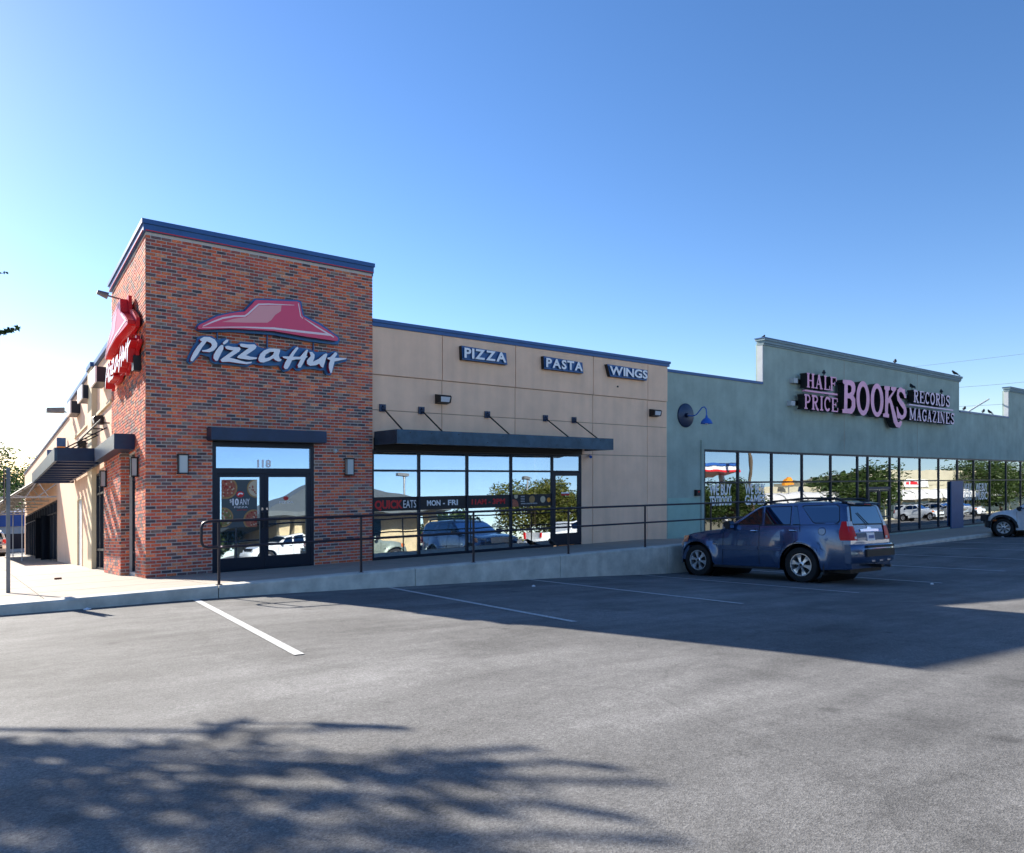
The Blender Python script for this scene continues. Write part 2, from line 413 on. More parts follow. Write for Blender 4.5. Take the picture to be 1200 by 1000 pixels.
def steps(a, b, d):
    n = max(1, round((b-a)/d)); return [a+(b-a)*i/n for i in range(n+1)]
def ground_z(x, y):
    if y > 0: return -G*min(y, 130)-.75-min(0, 0)
    return min(lot_z(x, y)-.45, -.75) if y > -8 else lot_z(x, y)-.25
far = [-900, -400, -200, -120]
gs = struct('ground', sheet(far+steps(-80, 160, 8)+[300, 700, 1200], [-900, -400, -200, -120]+steps(-90, 130, 5)+[300, 800, 1500], ground_z), 'soil')
lot = struct('parking_lot', sheet(steps(-60, 30, .6)+steps(31, 200, 4), steps(-90, -20, 5)+steps(-19.5, -4.0, .5), lot_z), 'asphalt', smooth=40)
street = struct('side_street', sheet(steps(-60, -14, 6), steps(-4.0, 130, 6), lambda x, y: -G*y-.13), 'asphalt')
street = struct('rear_yard', sheet(steps(-14, 8, 5), steps(42, 130, 6), lambda x, y: -G*y-.10), 'asphalt')
# walkway: base with slabs laid on it and kerb stones along its edge
xs = [-14, -7, 0]+steps(3, 15, 3)+steps(15.5, 24, .5)+steps(26, 60, 4)
walk = struct('walkway', sheet(xs, [-4.0, -2, .4], lambda x, y: walk_z(x, y)-.03), 'mortar')
struct('side_walkway', sheet([-14, -7, .4], [.4]+steps(3, 42, 3), lambda x, y: -G*y-.03), 'mortar')
def slab(x0, x1, y0, y1, top=.0):
    mb = MB(); g = .007
    n = 3 if x1 > 15 else 1
    for i in range(n):
        a = x0+g+(x1-x0-2*g)*i/n; b = x0+g+(x1-x0-2*g)*(i+1)/n
        za = [walk_z(a, y0), walk_z(b, y0), walk_z(b, y1), walk_z(a, y1)]
        c = [(a, y0+g), (b, y0+g), (b, y1-g), (a, y1-g)]
        k = len(mb.v); mb.v += [(p[0], p[1], z+top) for p, z in zip(c, za)]+[(p[0], p[1], z-.08) for p, z in zip(c, za)]
        for q in ((0, 1, 2, 3), (0, 4, 5, 1), (1, 5, 6, 2), (2, 6, 7, 3), (3, 7, 4, 0)): mb.f.append(tuple(k+t for t in q)); mb.m.append(0)
    return mb.build('slab', 'concrete', walk)
sx = steps(-14.05, .37, 2.4)+[2.9, 5.4, 7.9, 10.4, 12.9, 15.4]+steps(17.8, 53.8, 2.4)
for a, b in zip(sx, sx[1:]):
    slab(a, b, -3.86, -1.95, random.uniform(-.002, .002)); slab(a, b, -1.95, .08, random.uniform(-.002, .002))
for a, b in zip(sx, sx[1:]):
    if b > .1+.37: break
    for c, d in zip(steps(.08, 41, 2.9), steps(.08, 41, 2.9)[1:]):
        if b > 0: b = min(b, .05)
        slab(a, b, c, d, random.uniform(-.002, .002))
kx = [-14.05, -10.4, -6.8, -3.2, .37, 4.1, 7.9, 11.6, 15.4]+steps(18, 54, 3)
for a, b in zip(kx, kx[1:]):
    mb = MB(); n = 6; k0 = 0
    ring = []
    for i in range(n+1):
        x = a+.008+(b-a-.016)*i/n; zt = walk_z(x, -4.1)+.006*noise.noise((x*1.3, 3, 1)); 
        ring.append([(x, -3.86, zt), (x, -4.075, zt-.002), (x, -4.1+.012*noise.noise((x*3, 0, 5)), zt-.025), (x, -4.1, lot_z(x, -4.1)-.25), (x, -3.86, lot_z(x, -4.1)-.25)])
    for r_ in ring: mb.v += r_
    for i in range(n):
        for j in range(5):
            p = i*5; q = p+5; mb.f.append((p+j, p+(j+1) % 5, q+(j+1) % 5, q+j)); mb.m.append(0)
    mb.f += [(0, 4, 3, 2, 1), tuple(n*5+t for t in range(5))]; mb.m += [0, 0]
    o = mb.build('kerb', 'kerb', walk); fix_normals(o)

# painted parking lines: one sheet 4 mm above the lot each
def paint(x0, y0, x1, y1, wd=.1):
    mb = MB(); n = 14; d = Vector((x1-x0, y1-y0)).normalized(); nn = Vector((-d.y, d.x))*wd*.5
    for i in range(n+1):
        t = i/n; x = x0+(x1-x0)*t; y = y0+(y1-y0)*t
        for s_ in (1, -1):
            X, Y = x+nn.x*s_, y+nn.y*s_; mb.v.append((X, Y, lot_z(X, Y)+.007))
    for i in range(n): mb.f.append((2*i, 2*i+1, 2*i+3, 2*i+2)); mb.m.append(0)
    struct('parking_line', mb, 'paint_line')
for x0 in (0., 3.5, 6.95, 10.5, 14.0, 17.6, 21.2, 24.8, 28.4, 32, 35.6, 39.2): paint(x0, -4.16, x0-.45, -9.95)

# ------------------------------------------------------------------ brick corner tower
tower = thing('brick_tower', 'tall red brick corner block with blue roof cap and glass double doors', 'building', (2.6, 2.2, 0))
w = MB(); D0, D1, DT = 1.32, 3.65, 2.92
w.box(0, D0, 0, .3, -.15, 7.405); w.box(D1, 5.17, 0, .3, -.15, 7.405); w.box(D0, D1, 0, .3, DT, 7.405)
w2 = MB()
w2.box(0, .3, .3, 1.17, -.3, 7.40); w2.box(0, .3, 1.17, 1.97, 2.78, 7.40); w2.box(-.17, .3, 1.97, 4.5, -.3, 2.95); w2.box(0, .3, 1.97, 4.5, 2.95, 7.40); w2.box(0, .3, 1.17, 1.97, -.3, .08)
w2.box(.3, 5.17, 4.2, 4.5, 5.2, 7.40); w2.box(4.87, 5.17, .3, 4.2, 5.4, 7.40); w2.box(.3, 4.87, .3, 4.2, 6.7, 6.8)
part('wall', w, 'mortar', tower); part('wall', w2, 'mortar', tower, grade=True)
# bricks laid in running bond, each one proud of its mortar
BC = [(.66, .13, .055), (.76, .19, .075), (.58, .11, .06), (.44, .09, .065), (.33, .10, .08), (.15, .09, .09), (.10, .07, .08), (.22, .11, .10), (.70, .26, .13), (.30, .19, .15)]
BW = [22, 17, 18, 13, 9, 8, 5, 9, 7, 5]
BL, BH, CO, CL = .186, .053, .072, .204
def brick_geo(mb, x, z, L_, face, cols, ci, j=0):
    """face 'f': front wall, outward -y; 's': side wall, outward -x (x is then the y position)"""
    p = .010+j; n = len(mb.v)
    if face[0] == 'f':
        y0 = face[1]-p; mb.v += [(x, y0, z), (x+L_, y0, z), (x+L_, y0, z+BH), (x, y0, z+BH), (x, face[1]+.004, z), (x+L_, face[1]+.004, z), (x+L_, face[1]+.004, z+BH), (x, face[1]+.004, z+BH)]
    else:
        x0 = face[1]-p; g0, g1 = -G*x, -G*(x+L_)
        mb.v += [(x0, x+L_, z+g1), (x0, x, z+g0), (x0, x, z+BH+g0), (x0, x+L_, z+BH+g1), (face[1]+.004, x+L_, z+g1), (face[1]+.004, x, z+g0), (face[1]+.004, x, z+BH+g0), (face[1]+.004, x+L_, z+BH+g1)]
    for q in ((0, 1, 2, 3), (0, 4, 5, 1), (1, 5, 6, 2), (2, 6, 7, 3), (3, 7, 4, 0)): mb.f.append(tuple(n+i for i in q)); mb.m.append(0)
    cols.append(ci)
def set_cols(me, cols, per=5):
    at = me.color_attributes.new('Col', 'FLOAT_COLOR', 'CORNER'); out = []
    for pi, p in enumerate(me.polygons):
        c = cols[pi//per]; out += [*c, 1]*len(p.vertices)
    at.data.foreach_set('color', out)
bricks = []          # (distance, x, z, length, face)
def lay(face, u0, u1, z0, z1, hole=None):
    r_ = 0; z = z0
    while z+BH <= z1+.001:
        u = u0-(CL/2 if r_ % 2 else 0)
        while u < u1-.02:
            a = max(u, u0); b = min(u+BL, u1)
            segs = [(a, b)]
            if hole:
                for h in hole:
                    if z+BH > h[2] and z < h[3]:
                        ns = []
                        for s0, s1 in segs:
                            if s1 <= h[0] or s0 >= h[1]: ns.append((s0, s1))
                            else:
                                if s0 < h[0]: ns.append((s0, h[0]))
                                if s1 > h[1]: ns.append((h[1], s1))
                        segs = ns
            for s0, s1 in segs:
                if s1-s0 > .03: bricks.append((s0, z, s1-s0, face))
            u += CL
        z += CO; r_ += 1
lay(('f', 0), -.006, 5.176, .01, 7.22, [(D0-.0, D1+.0, -1, DT+.02)])
lay(('s', 0), .0, 1.17, .01, 7.22)
lay(('s', 0), 1.17, 1.97, 2.80, 7.22)
lay(('s', -.17), 1.97, 4.5, .01, 2.94)
lay(('s', 0), 1.97, 4.5, 2.96, 7.22)
lay(('f', 1.97), -.17, 0, -.14, 2.78)
def rnd_col():
    c = random.choices(BC, BW)[0]; k = random.uniform(.8, 1.2); return tuple(v*k for v in c)
cp = Vector(cam.location)
def near(b):
    u, z, L_, fc = b
    c = Vector((u, fc[1], z)) if fc[0] == 'f' else Vector((fc[1], u, z))
    d = (c-cp).length; fs = 1 if fc[0] == 'f' else .35
    return -(L_*fs/d)
bricks.sort(key=near)
shared = {}
def brick_mesh(L_, ci):
    k = (round(L_, 2), ci)
    if k not in shared:
        mb = MB(); cl = []; brick_geo(mb, 0, 0, L_, ('f', 0), cl, BC[ci])
        me = bpy.data.meshes.new('brick'); me.from_pydata(mb.v, [], mb.f); me.materials.append(M['brick']); set_cols(me, cl); shared[k] = me
    return shared[k]
front = [b for b in bricks if b[3][0] == 'f' and b[3][1] == 0 and b[2] > .19][:295]
fs_ = set(id(b) for b in front)
for b in front:
    o = bpy.data.objects.new('brick', brick_mesh(b[2], random.choices(range(10), BW)[0])); COL.objects.link(o); o.parent = tower
    o.location = (b[0]-2.6, -2.2-random.uniform(0, .003), b[1])
mb = MB(); cl = []
for b in bricks:
    if id(b) in fs_: continue
    brick_geo(mb, b[0], b[1], b[2], b[3], cl, rnd_col(), random.uniform(0, .004))
o = mb.build('brickwork', 'brick', tower); set_cols(o.data, cl); o['kind'] = 'stuff'
# roof cap
c = MB(); c.box(-.06, 5.19, -.06, 0.0, 7.26, 7.41); c.box(-.09, 5.21, -.09, .05, 7.41, 7.505); c.box(5.178, 5.20, 0.002, 4.5, 7.2, 7.41)
part('coping', c, 'navy_cap', tower)
c = MB(); c.box(-.061, -.001, 0.003, 4.55, 7.26, 7.41); c.box(-.092, .05, .052, 4.6, 7.41, 7.503)
part('coping', c, 'navy_cap', tower, grade=True)
part('light_strip', MB().box(-.02, 5.17, -.072, -.061, 7.265, 7.285), 'red', tower)
part('light_strip', MB().box(-.073, -.062, 0, 4.5, 7.265, 7.285), 'red', tower, grade=True)

# storefront helper: upright pane panels, only their material tilts the reflections
def pane(x0, x1, z0, z1, y, parent, m='glass', lean=True, name='pane', side=False):
    k = 0; zc = (z0+z1)/2; a = -k*(zc-z0)
    mb = MB()
    if not side:
        mb.v = [(x0, y+a, z0), (x1, y+a, z0), (x1, y-a, z1), (x0, y-a, z1), (x0, y+a+.012, z0), (x1, y+a+.012, z0), (x1, y-a+.012, z1), (x0, y-a+.012, z1)]
    else:   # pane in the x = y plane facing -x; x0, x1 are y positions
        mb.v = [(y, x1, z0), (y, x0, z0), (y, x0, z1), (y, x1, z1), (y+.012, x1, z0), (y+.012, x0, z0), (y+.012, x0, z1), (y+.012, x1, z1)]
    mb.f = [(0, 1, 2, 3), (4, 7, 6, 5), (0, 4, 5, 1), (1, 5, 6, 2), (2, 6, 7, 3), (3, 7, 4, 0)]; mb.m = [0]*6
    return mb.build(name, m, parent, grade=side)
FY0, FY1, PY = .012, .14, .055
# entrance
f = MB(); f.box(D0, D0+.085, FY0, FY1, 0, DT-.01); f.box(D1-.085, D1, FY0, FY1, 0, DT-.01)
f.box(D0+.085, D1-.085, FY0, FY1, 2.80, DT-.01); f.box(D0+.085, D1-.085, FY0+.003, FY1, 2.20, 2.32); f.box(D0, D1, FY0+.02, FY1, -.05, .02)
part('door_frame', f, 'frame', tower)
pane(D0+.085, D1-.085, 2.32, 2.80, PY, tower, name='transom_pane')
for lx, rx, gx0, gx1, hx in ((1.408, 2.478, 1.49, 2.37, 2.42), (2.482, 3.562, 2.565, 3.46, 2.53)):
    l_ = MB(); l_.box(lx, gx0, FY0+.004, FY1-.03, .03, 2.19); l_.box(gx1, rx, FY0+.004, FY1-.03, .03, 2.19)
    l_.box(gx0, gx1, FY0+.004, FY1-.03, .03, .30); l_.box(gx0, gx1, FY0+.004, FY1-.03, 2.12, 2.19)
    d = part('door', l_, 'frame', tower)
    pane(gx0, gx1, .30, 2.12, PY-.01, d)
    h = MB().tube([(hx, FY0+.004, .95), (hx, -.05, .95), (hx, -.05, 1.30), (hx, FY0+.004, 1.30)], .012)
    part('handle', h, 'black', d)
    part('pull_plate', MB().box(hx-.02, hx+.02, FY0-.004, FY0+.003, 1.36, 1.41), 'chrome', d)
# street number in the transom
t = thing('street_number', 'white number 118 on the clear pane above the glass double doors', 'house number', (2.45, PY, 2.35))
for k, ch in enumerate('118'):
    d = MB(); add_text(d, ch, 2.30+k*.105+(.02 if k < 2 else 0), 2.345, PY-.006, .17, None, bold=.008, depth=.003); d.build('digit', 'letter_white', t)
# narrow side window and its transom
f = MB(); f.box(.06, .14, 1.175, 1.225, .08, 2.78); f.box(.06, .14, 1.92, 1.965, .08, 2.78); f.box(.06, .14, 1.225, 1.92, .5, .56); f.box(.06, .14, 1.225, 1.92, 2.17, 2.23); f.box(.06, .14, 1.225, 1.92, 2.72, 2.78)
part('window_frame', f, 'frame', tower, grade=True)
for a, b in ((.08, .5), (.56, 2.17), (2.23, 2.72)): pane(1.225, 1.92, a, b, .1, tower, side=True)

# ------------------------------------------------------------------ beige stucco shop
shop = thing('stucco_shop', 'beige stucco shop block with large dark framed front windows', 'building', (10, 3, 0))
BX = [5.18, 7.27, 9.77, 12.36, 12.89, 15.44, 16.44]; Y0 = .06
core = MB(); core.box(5.18, 12.36, Y0+.02, .35, 2.80, 6.0); core.box(12.36, 16.42, Y0+.02, .35, -.2, 6.0); core.box(16.12, 16.42, .35, 9, -.8, 6.0)
core.box(5.18, 16.12, .35, 9, 5.5, 5.6)
part('wall', core, 'stucco_joint', shop)
ZR = [2.82, 3.83, 4.73, 5.96]
g_ = .011
def panel(x0, x1, z0, z1, proud=0):
    mb = MB(); mb.box(x0+g_, x1-g_, Y0-proud, Y0+.025, z0+g_, z1-g_); return mb.build('panel', 'stucco', shop)
for z0, z1 in zip(ZR, ZR[1:]):
    for x0, x1 in zip([5.18, 7.27, 9.77, 12.89, 15.44], [7.27, 9.77, 12.89, 15.44, 16.45]): panel(x0, x1, z0, z1, .03 if z0 > 4.7 else 0)
for x0, x1 in ((12.36, 12.89), (12.89, 15.44), (15.44, 16.45)): panel(x0, x1, -.06, 2.82)
part('coping', MB().box(5.18, 16.52, -.0, .10, 5.955, 6.05).box(5.18, 16.55, -.03, .12, 6.05, 6.13).box(16.43, 16.52, .12, 9, 5.95, 6.15), 'navy_cap', shop)
part('wall', MB().box(16.425, 16.45, .087, 9, -.8, 5.95), 'stucco', shop)
# front windows
V = [5.20, 6.55, 8.08, 9.61, 11.18, 12.34]
f = MB()
for i, x in enumerate(V): f.box(x-.03 if i else x-.02, x+.03 if i < 5 else x+.02, FY0-.0, FY1, .0, 2.80)
for a, b in zip(V, V[1:]):
    f.box(a+.03, b-.03, FY0+.003, FY1, 2.26, 2.31); f.box(a+.03, b-.03, FY0+.003, FY1, 2.75, 2.80)
    if b < 12: f.box(a+.03, b-.03, FY0+.003, FY1, .0, .075); f.box(a+.03, b-.03, FY0+.02, FY1, .53, .56)
part('window_frame', f, 'frame', shop)
for a, b in zip(V, V[1:]):
    pane(a+.03, b-.03, 2.31, 2.75, PY, shop)
    if b < 12: pane(a+.03, b-.03, .56, 2.26, PY, shop); pane(a+.03, b-.03, .075, .53, PY, shop)
l_ = MB(); l_.box(11.215, 11.30, FY0+.005, FY1-.02, .02, 2.25); l_.box(12.22, 12.305, FY0+.005, FY1-.02, .02, 2.25)
l_.box(11.30, 12.22, FY0+.005, FY1-.02, .02, .38); l_.box(11.30, 12.22, FY0+.005, FY1-.02, 2.15, 2.25)
d = part('door', l_, 'frame', shop); pane(11.30, 12.22, .38, 2.15, PY-.01, d)
part('handle', MB().tube([(12.26, FY0, .95), (12.26, -.05, .95), (12.26, -.05, 1.25), (12.26, FY0, 1.25)], .012), 'black', d)
# room behind the glass
rm = MB(); rm.quad((.35, .36, .0), (16.1, .36, .0), (16.1, 7, .0), (.35, 7, .0)); rm.quad((.35, 7, 0), (16.1, 7, 0), (16.1, 7, 3.1), (.35, 7, 3.1)); rm.quad((.35, .36, 3.1), (.35, 7, 3.1), (16.1, 7, 3.1), (16.1, .36, 3.1))
part('room', rm, 'interior', shop)
# metal dining chairs seen through the lower glass
cg = 'metal chairs behind the shop window'
def chair(x, y, rz, label):
    t = thing('dining_chair', label, 'chair', (x, y, 0), rz, cg)
    def p(nm, mb, m): o = mb.build(nm, m, t, rel=False); return o
    for a, b in ((-.2, -.2), (.2, -.2), (-.2, .2), (.2, .2)): p('leg', MB().tube([(a, b, 0), (a, b, .45 if b < 0 else .86)], .014, 6), 'galv')
    p('seat', MB().box(-.22, .22, -.22, .22, .44, .475), 'galv'); p('backrest', MB().box(-.2, .2, .19, .21, .62, .86), 'galv')
    return t
c0 = chair(5.75, .75, .1, 'metal chair behind the glass nearest the brick wall')
for x, y, rz, lb in ((6.35, .8, -.1, 'metal chair behind the lettered window, second from the brick wall'), (7.2, .75, .2, 'metal chair behind the second window from the brick wall'), (8.9, .8, -.2, 'metal chair behind the third window from the brick wall, left one'), (9.3, 1.5, 2.8, 'metal chair behind the third window from the brick wall, set further back'), (10.1, .8, .1, 'metal chair behind the fourth window from the brick wall')):
    dup(c0, None, (x, y, 0), rz, lb)

# side wing along the falling street (x = 0 plane)
wing = thing('side_wing', 'long beige side wing sloping down the street with dark storefronts', 'building', (1.5, 20, -1.5))
s_ = MB()
s_.box(.02, .3, 4.5, 7.42, 2.76, 5.90); s_.box(0.0, .3, 8.3, 10.56, -.3, 5.90); s_.box(0.0, .3, 10.56, 11.96, 2.27, 5.90); s_.box(0, .3, 11.96, 19.2, -.3, 5.45)
s_.box(0, .3, 11.96, 14.6, 5.45, 5.90); s_.box(0, .3, 19.2, 41, 2.62, 5.45); s_.box(0, .3, 41, 42, -.3, 5.45); s_.box(.3, 12, 41.7, 42, -.3, 5.45); s_.box(.3, 5.1, 4.55, 14, 5.3, 5.4)
part('wall', s_, 'stucco', wing, grade=True)
part('pilaster', MB().box(-.12, .3, 7.42, 8.3, -.3, 5.90), 'olive', wing, grade=True)
part('trim_band', MB().box(-.04, .018, 4.55, 7.41, 4.42, 4.50).box(-.04, -.002, 8.31, 12.7, 4.42, 4.50), 'olive', wing, grade=True)
part('coping', MB().box(-.08, .3, 4.62, 7.40, 5.903, 6.03).box(-.16, .3, 7.40, 8.32, 5.903, 6.03).box(-.08, .3, 8.32, 14.6, 5.903, 6.03).box(-.06, .3, 14.62, 42, 5.453, 5.53), 'navy_cap', wing, grade=True)
f = MB(); vs = [4.54, 5.1, 5.95, 6.7, 7.40]
for i, y in enumerate(vs): f.box(.0, .12, y-.03, y+.03, .0, 2.74)
for a, b in zip(vs, vs[1:]):
    for z in (.0, .53, 2.13, 2.70): f.box(.004, .115, a+.03, b-.03, z, z+.06)
part('window_frame', f, 'frame', wing, grade=True)
for a, b in zip(vs, vs[1:]):
    for z0, z1 in ((.06, .53), (.59, 2.13), (2.19, 2.70)): pane(a+.03, b-.03, z0, z1, .06, wing, side=True)
part('service_door', MB().box(.03, .08, 10.62, 11.9, .0, 2.22), 'far_wall', wing, grade=True)
part('service_door_frame', MB().box(-.02, .1, 10.56, 10.62, 0, 2.27).box(-.02, .1, 11.9, 11.96, 0, 2.27).box(-.02, .1, 10.62, 11.9, 2.22, 2.27), 'olive', wing, grade=True)
f = MB(); vs = steps(19.25, 40.95, 1.55)
for y in vs: f.box(-.02, .12, y-.04, y+.04, .0, 2.6)
for a, b in zip(vs, vs[1:]):
    for z in (.0, 2.05, 2.54): f.box(-.015, .115, a+.04, b-.04, z, z+.06)
part('window_frame', f, 'frame', wing, grade=True)
for a, b in zip(vs, vs[1:]): pane(a+.04, b-.04, .06, 2.05, .05, wing, side=True); pane(a+.04, b-.04, 2.11, 2.54, .05, wing, side=True)
for y, a in ((22.5, .8), (26.5, .7)):
    part('open_door', MB().quad((-.03, y, .03), (-.03-.5*math.sin(a), y-.5*math.cos(a), .03), (-.03-.5*math.sin(a), y-.5*math.cos(a), 2.05), (-.03, y, 2.05)).quad((.0, y, .03), (-.0-.5*math.sin(a), y-.5*math.cos(a), .03), (-.0-.5*math.sin(a), y-.5*math.cos(a), 2.05), (.0, y, 2.05)), 'frame', wing, grade=True)
part('room', MB().box(.35, 4, 4.6, 40.5, -.1, .0).box(3.9, 4, 4.6, 40.5, .0, 3), 'interior', wing, grade=True)

# ------------------------------------------------------------------ teal bookstore
book = thing('book_store', 'long teal stucco shop with stepped parapet and strip of dark framed windows', 'building', (35, 6, -.7))
TY = .15; WZ = -.66
t = MB(); t.box(16.46, 18.62, TY, .5, -1.2, 5.80); t.box(18.62, 22.35, TY, .5, 3.13, 5.80); t.box(22.35, 41.05, TY, .5, 3.13, 7.45); t.box(41.05, 48.4, TY, .5, 3.13, 5.72); t.box(48.4, 70, TY, .5, 3.13, 7.45)
t.box(18.62, 55, TY, .5, -1.3, WZ); t.box(55, 70, TY, .5, -1.3, 3.13); t.box(16.46, 70, .5, 20, 5.2, 5.3); t.box(69.7, 70, .5, 20, -1.3, 5.2)
part('wall', t, 'teal', book)
c = MB(); c.box(16.46, 22.27, .11, .5, 5.803, 5.90); part('coping', c, 'navy_cap', book)
c = MB(); c.box(41.12, 48.32, .11, .5, 5.723, 5.82); part('coping', c, 'navy_cap', book)
for a, b in ((22.28, 41.12), (48.32, 70.1)):
    c = MB(); c.box(a, b, .06, .42, 7.45, 7.56); c.box(a-.05, b+.05, .02, .46, 7.56, 7.64); c.box(a-.0, b, .10, .4, 7.385, 7.447)
    part('cornice', c, 'cornice', book); part('cap_flashing', MB().box(a-.07, b+.07, .0, .48, 7.641, 7.675), 'navy_cap', book)
part('parapet_return', MB().box(22.29, 22.347, .153, .40, 5.9, 7.385), 'far_wall', book); part('parapet_return', MB().box(48.34, 48.397, .153, .40, 5.83, 7.385), 'far_wall', book)
part('parapet_brace', MB().tube([(48.3, 1.2, 7.0), (44.4, 1.3, 5.75)], .05, 6), 'far_wall', book)
# pilaster strip, painted panel and alarm
part('corner_trim', MB().box(18.40, 18.47, TY-.05, TY+.002, -.8, 3.45), 'teal', book)
part('painted_patch', MB().box(16.60, 18.36, TY-.004, TY+.002, -.05, 1.36), 'teal_light', book)
part('control_joint', MB().box(28.6, 28.62, TY-.003, TY+.002, 3.2, 7.38).box(35.9, 35.92, TY-.003, TY+.002, 3.2, 7.38), 'stucco_joint', book)
V = [18.65, 20.73, 22.99, 25.22, 27.53, 29.89, 30.85, 33.05, 34.03, 36.30, 38.53, 40.93, 43.16, 45.54, 48.10, 50.55, 53.0, 55.0]
f = MB(); y0, y1 = TY+.015, TY+.13
for i, x in enumerate(V): f.box(x-.045, x+.045, y0, y1, WZ, 3.13)
for i, (a, b) in enumerate(zip(V, V[1:])):
    f.box(a+.045, b-.045, y0+.003, y1, 1.87, 1.93); f.box(a+.045, b-.045, y0+.003, y1, 3.05, 3.13); f.box(a+.045, b-.045, y0+.003, y1, WZ, WZ+.08)
part('window_frame', f, 'frame', book)
for i, (a, b) in enumerate(zip(V, V[1:])):
    pane(a+.045, b-.045, 1.93, 3.05, TY+.06, book, 'glass_book')
    if not (30.8 < a < 33.0): pane(a+.045, b-.045, WZ+.08, 1.87, TY+.06, book, 'glass_book')
# entrance door pair
l_ = MB(); l_.box(30.89, 33.01, y0+.006, y1-.02, 1.50, 1.62)
part('door_header', l_, 'navy', book)
for a, b in ((30.91, 31.93), (31.97, 32.99)):
    l_ = MB(); l_.box(a, a+.08, y0+.006, y1-.02, WZ+.09, 1.49); l_.box(b-.08, b, y0+.006, y1-.02, WZ+.09, 1.49); l_.box(a+.08, b-.08, y0+.006, y1-.02, WZ+.09, WZ+.3); l_.box(a+.08, b-.08, y0+.006, y1-.02, 1.40, 1.49)
    d = part('door', l_, 'frame', book); pane(a+.08, b-.08, WZ+.3, 1.40, TY+.06, d, 'glass_book')
pane(30.895, 33.005, 1.62, 1.87, TY+.06, book, 'glass_book')
part('column', MB().box(39.9, 41.5, .10, TY+.012, -1.0, 1.86), 'navy_cap', book)
rm = MB(); rm.quad((16.5, .52, -.7), (56, .52, -.7), (56, 15, -.7), (16.5, 15, -.7)); rm.quad((16.5, 15, -.7), (56, 15, -.7), (56, 15, 3.4), (16.5, 15, 3.4)); rm.quad((16.5, .52, 3.4), (16.5, 15, 3.4), (56, 15, 3.4), (56, .52, 3.4)); rm.quad((16.5, .52, -.7), (16.5, 15, -.7), (16.5, 15, 3.4), (16.5, .52, 3.4))
part('room', rm, 'interior_wall', book)
for x in steps(19.5, 54, 2.4):
    for y in (1.6, 4.4, 7.2, 10, 12.8):
        o = bpy.data.objects.get('ceiling_tube')
        if not o: o = part('ceiling_tube', MB().box(-.07, .07, -.6, .6, 3.28, 3.34), 'tube', book, rel=False)
        else: o = o.copy(); COL.objects.link(o)
        o.location = (x-35, y-6, .7)
tm = MB()
for k in range(16):
    x = random.uniform(19, 54); y = random.uniform(2.5, 9); tm.box(x, x+random.uniform(1, 2.5), y, y+.5, -.7, random.uniform(.6, 1.3))
part('shelving', tm, 'brown', book)

# ------------------------------------------------------------------ door canopies and awnings
def canopy(name, label, mb, m, grade=False, extra=()):
    t = thing(name, label, 'awning', (mb.v[0][0], mb.v[0][1], mb.v[0][2]-(G*mb.v[0][1] if grade else 0)))
    part('fascia', mb, m, t, grade=grade)
    return t
t = canopy('door_canopy', 'flat navy metal canopy over the brick block\'s glass double doors', MB().box(1.20, 3.80, -.40, -.001-.010, 2.93, 3.20), 'navy')
part('soffit', MB().box(1.22, 3.78, -.38, -.02, 2.915, 2.93), 'black', t)
t = canopy('side_canopy', 'small box canopy over the narrow window round the brick corner', MB().box(-.42, -.187, 1.951, 4.3, 2.83, 3.17).box(-.42, -.012, 1.2, 1.95, 2.83, 3.17), 'navy', True)
# shop awning: deep steel channel frame hung on rods
t = thing('shop_awning', 'long flat steel awning hung on five rods above the beige shop\'s windows', 'awning', (5.3, -1.2, 2.9))
part('front_channel', MB().box(5.24, 12.55, -1.20, -1.13, 2.93, 3.27).box(5.24, 12.55, -1.13, -1.06, 2.93, 2.96), 'steel_awning', t)
part('end_channel', MB().box(5.24, 5.30, -1.125, .02, 2.93, 3.27), 'steel_awning', t); part('end_channel', MB().box(12.49, 12.55, -1.125, .02, 2.93, 3.27), 'steel_awning', t)
part('deck', MB().box(5.305, 12.485, -1.05, .02, 3.12, 3.17), 'black', t)
part('shade_header', MB().box(5.24, 12.36, -.02, .058, 2.805, 3.115), 'black', t)  # black header strip; puts the shade under the awning into its colour
for x in steps(6.4, 11.6, 1.3): part('cross_beam', MB().box(x-.03, x+.03, -1.055, .0, 2.96, 3.118), 'steel_awning', t)
for x in (5.6, 6.2, 7.0, 7.9, 8.4, 9.3, 10.3, 11.2, 12.0): part('bolt', MB().lathe([(0, -1.212), (.012, -1.212), (.012, -1.199)], 8, 'y', (x, 0, 3.2-.18*(int(x*10) % 2))), 'black', t)
for x in (5.48, 6.62, 8.76, 10.91, 12.07):
    p = part('hanger_rod', MB().tube([(x+.03, .02, 3.86), (x+.03, -1.0, 3.26)], .020, 8), 'black', t)
    part('wall_plate', MB().box(x-.09, x+.09, .018, .046, 3.79, 3.98).tube([(x, .03, 3.94), (x, -.05, 3.90), (x, -.03, 3.84)], .02, 6), 'navy', p)
